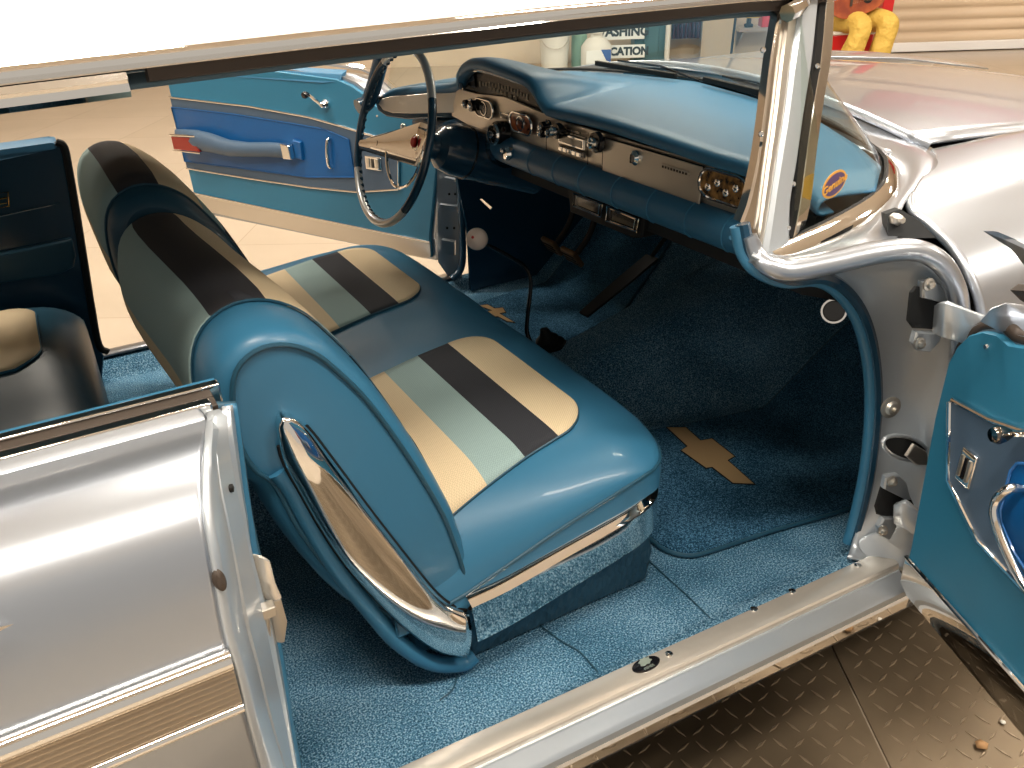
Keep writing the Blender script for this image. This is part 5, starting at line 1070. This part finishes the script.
# seated figure with a guitar
def FL(a, f, z): return cb_ + E1 * a + NV * f + UP * z
def skinfig(name, chains, mt, par, sub=2):
    vs, es, rd = [], [], []; idx = {}
    for ch in chains:
        prev = None
        for key, p, r in ch:
            if key is None or key not in idx: vs.append(tuple(p)); rd.append(r); i = len(vs) - 1; 
            else: i = idx[key]
            if key and key not in idx: idx[key] = i
            if prev is not None: es.append((prev, i))
            prev = i
    me = bpy.data.meshes.new(name); me.from_pydata(vs, es, []); o = bpy.data.objects.new(name, me); COL.objects.link(o)
    sk = o.modifiers.new('skin', 'SKIN'); ss = o.modifiers.new('sub', 'SUBSURF'); ss.levels = ss.render_levels = sub
    for i, r in enumerate(rd): me.skin_vertices[0].data[i].radius = (r, r); me.skin_vertices[0].data[i].use_root = (i == 0)
    bpy.context.view_layer.update(); ev = o.evaluated_get(bpy.context.evaluated_depsgraph_get()); m2 = bpy.data.meshes.new_from_object(ev); bpy.data.objects.remove(o)
    m2.name = name; m2.materials.clear(); m2.materials.append(mt); m2.polygons.foreach_set('use_smooth', [True] * len(m2.polygons))
    m2.transform(Matrix.Translation(-wloc(par))); ob = bpy.data.objects.new(name, m2); COL.objects.link(ob); ob.parent = par; return ob
SKIN_ = mat('skin', (.50, .27, .17), .5); YTR = bump(mat('yellow_trousers', (.56, .37, .07), .7), 9, 1, .05); SHIRT = mat('white_shirt', (.6, .6, .58), .7); GUI = noise_mix(mat('guitar_red_brown', (.3, .06, .02), .25, coat=.6), (.20, .035, .015), (.42, .10, .03), 6); HAIR = mat('dark_hair', (.02, .015, .01), .6)
pr = thing('person', cb_ + UP * .5, 'seated person in yellow trousers playing an acoustic guitar by the shutter', 'person')
A0, A1 = -.02, .20
hipL, hipR = (-.09, 0.0), (.11, 0.0)
kn1, kn2 = FL(-.02, .42, .56), FL(.24, .40, .57); an1, an2 = FL(-.16, .46, .10), FL(.12, .44, .10)
body = skinfig('body', [[('p', FL(0, 0, .58), .13), ('w', FL(0, .02, .75), .12), ('c', FL(0, .05, .98), .14), ('n', FL(0, .06, 1.12), .055), ('h0', FL(0, .08, 1.18), .06), ('h1', FL(0, .10, 1.27), .092), ('h2', FL(0, .09, 1.35), .075)],
    [('c', None, 0), ('sl', FL(-.17, .05, 1.04), .055), ('el', FL(-.27, .16, .82), .042), ('wl', FL(-.05, .32, .80), .028), ('ml', FL(.02, .34, .80), .03)], [('c', None, 0), ('sr', FL(.17, .05, 1.04), .055), ('er', FL(.32, .16, .84), .042), ('wr', FL(.42, .36, .92), .028), ('mr', FL(.44, .39, .95), .03)],
    [('p', None, 0), (None, FL(-.08, .10, .56), .085), ('k1', kn1, .06), ('a1', an1, .038), ('f1', FL(-.17, .60, .06), .035)], [('p', None, 0), (None, FL(.10, .10, .56), .085), ('k2', kn2, .06), ('a2', an2, .038), ('f2', FL(.11, .58, .06), .035)]], SKIN_, pr)
skinfig('trousers', [[('p', FL(0, 0, .60), .155), (None, FL(-.07, .12, .575), .115), (None, kn1 + UP * .0, .115), (None, kn1.lerp(an1, .25) + E1 * .01, .092), (None, kn1.lerp(an1, .5), .108), (None, an1 + UP * .03, .085)], [('p', None, 0), (None, FL(.11, .12, .58), .115), (None, kn2, .115), (None, kn2.lerp(an2, .3) - E1 * .01, .094), (None, kn2.lerp(an2, .55), .108), (None, an2 + UP * .03, .085)]], YTR, pr)
skinfig('shirt', [[('w', FL(0, .0, .70), .145), ('c', FL(0, .05, .98), .155), (None, FL(0, .06, 1.08), .08)], [('c', None, 0), (None, FL(-.17, .05, 1.04), .07), (None, FL(-.24, .12, .90), .06)], [('c', None, 0), (None, FL(.17, .05, 1.04), .07), (None, FL(.28, .13, .91), .06)]], SHIRT, pr)
for k, wr_ in ((-1, FL(.02, .34, .80)), (1, FL(.44, .39, .95))):
    for f in range(5):
        o_ = E1 * (.012 * (f - 2)) * (1 if f else 1.8); mb = MB(); mb.tube(cr([wr_ + o_, wr_ + o_ * 1.3 + NV * .04 + UP * .005, wr_ + o_ * 1.3 + NV * .055 - UP * .02, wr_ + o_ * 1.2 + NV * .045 - UP * .042], 4), [.009] * 10 + [.007] * 3, 8); mb.build('finger' if f else 'thumb', SKIN_, pr)
mb = MB(); mb.ball(FL(0, .07, 1.34), .115, 12, sc3=(1, 1, .8)); mb.build('hair', HAIR, pr)
for s_ in (-1, 1):
    mb = MB(); mb.ball(FL(s_ * .035, .185, 1.28), .013, 8); mb.build('eye', GLOSSBLK, pr)
    mb = MB(); mb.ball(FL(s_ * .098, .09, 1.27), .028, 8, sc3=(.5, .5, 1)); mb.build('ear', SKIN_, pr)
    mb = MB(); f_ = FL(-.17 if s_ < 0 else .11, .56, .05); mb.box(f_, (.10, .27, .10), RROT); mb.build('shoe', BLACK, pr, bevel=.04)
mb = MB(); mb.ball(FL(0, .20, 1.25), .02, 8, sc3=(.7, .9, 1.2)); mb.build('nose', SKIN_, pr)
mb = MB(); mb.box(FL(0, .185, 1.21), (.05, .012, .012), RROT); mb.build('mouth', RED, pr, bevel=.004)
gt = thing('guitar', FL(.05, .30, .70), 'red-brown acoustic guitar held on the lap of the seated person', 'guitar')
ou = []
for k in range(48):
    a = 2 * math.pi * k / 48; r = .17 + .03 * math.cos(2 * a) - .028 * math.cos(a); ou.append((r * 1.25 * math.cos(a), r * math.sin(a) * .95))
gu, gv = (E1 * .93 + UP * .20 - NV * 0).normalized(), (UP * .93 - E1 * .20).normalized(); go_ = FL(-.02, .33, .76)
mb = MB(); mb.prism([go_ + gu * x + gv * y for x, y in ou], -NV * .09); gb_ = mb.build('guitar_body', GUI, gt, bevel=.006)
mb = MB(); mb.lathe(go_ + gu * .05 + NV * .001, NV, [(0, 0), (.045, 0), (.045, .002), (0, .002)], 24); mb.build('sound_hole', GLOSSBLK, gb_)
mb = MB(); mb.prism([go_ + gu * .17 + gv * .024 + NV * .004, go_ + gu * .62 + gv * .02 + NV * .004, go_ + gu * .62 - gv * .02 + NV * .004, go_ + gu * .17 - gv * .024 + NV * .004], -NV * .022); mb.build('guitar_neck', BROWNSEAL, gt, bevel=.003)
mb = MB(); mb.prism([go_ + gu * .62 + gv * .025, go_ + gu * .76 + gv * .036, go_ + gu * .76 - gv * .036, go_ + gu * .62 - gv * .025], -NV * .018); hd_ = mb.build('headstock', GUI, gt, bevel=.003)
for s_ in (-1, 1):
    for k in range(3): mb = MB(); mb.tube([go_ + gu * (.65 + .04 * k) + gv * s_ * .03, go_ + gu * (.65 + .04 * k) + gv * s_ * .055], .006, 6); mb.build('tuning_peg', SATIN, hd_)
for k in range(6): mb = MB(); mb.tube([go_ - gu * .10 + gv * (k - 2.5) * .007 + NV * .006, go_ + gu * .64 + gv * (k - 2.5) * .006 + NV * .008], .0008, 4); mb.build('string', CHROME, gt)
mb = MB(); mb.box(go_ - gu * .10 + NV * .005, (.02, .012, .07), RROT); mb.build('bridge', BROWNSEAL, gb_)
# crumbs on the tread plate
LEAF = mat('dry_leaf', (.45, .26, .12), .8); c = spot(981, 745, Z=.012); mb = MB(); mb.add([c + V((-.012, 0, 0)), c + V((-.004, .010, .002)), c + V((.010, .008, .001)), c + V((.012, -.006, .003)), c + V((0, -.012, .001)), c + V((.001, .0, .006))], [(0, 1, 5), (1, 2, 5), (2, 3, 5), (3, 4, 5), (4, 0, 5)]); tag(mb.build('leaf_scrap', LEAF, solid=.001), 'small dry brown leaf scrap lying on the tread plate', 'leaf')
c = spot(1003, 722, Z=.0105); mb = MB(); mb.ball(c, .005, 6, sc3=(1, 1, .5)); tag(mb.build('pebble', WPL), 'tiny pale crumb on the tread plate beyond the leaf scrap', 'pebble')
def depth(o):
    n = 0
    while o.parent: o = o.parent; n += 1
    return n
for o in sorted(bpy.data.objects, key=depth, reverse=True):     # thing > part > sub-part, no further
    if depth(o) > 2:
        ch = [o]
        while ch[-1].parent: ch.append(ch[-1].parent)
        part = ch[-2]; w_ = wloc(o); kids = [(k, wloc(k)) for k in o.children]
        o.parent = part; o.location = w_ - wloc(part)
sc.view_settings.view_transform = 'Standard'; sc.view_settings.look = 'None'; sc.view_settings.gamma = 1; sc.view_settings.use_curve_mapping = False
sc.view_settings.exposure = 0.0
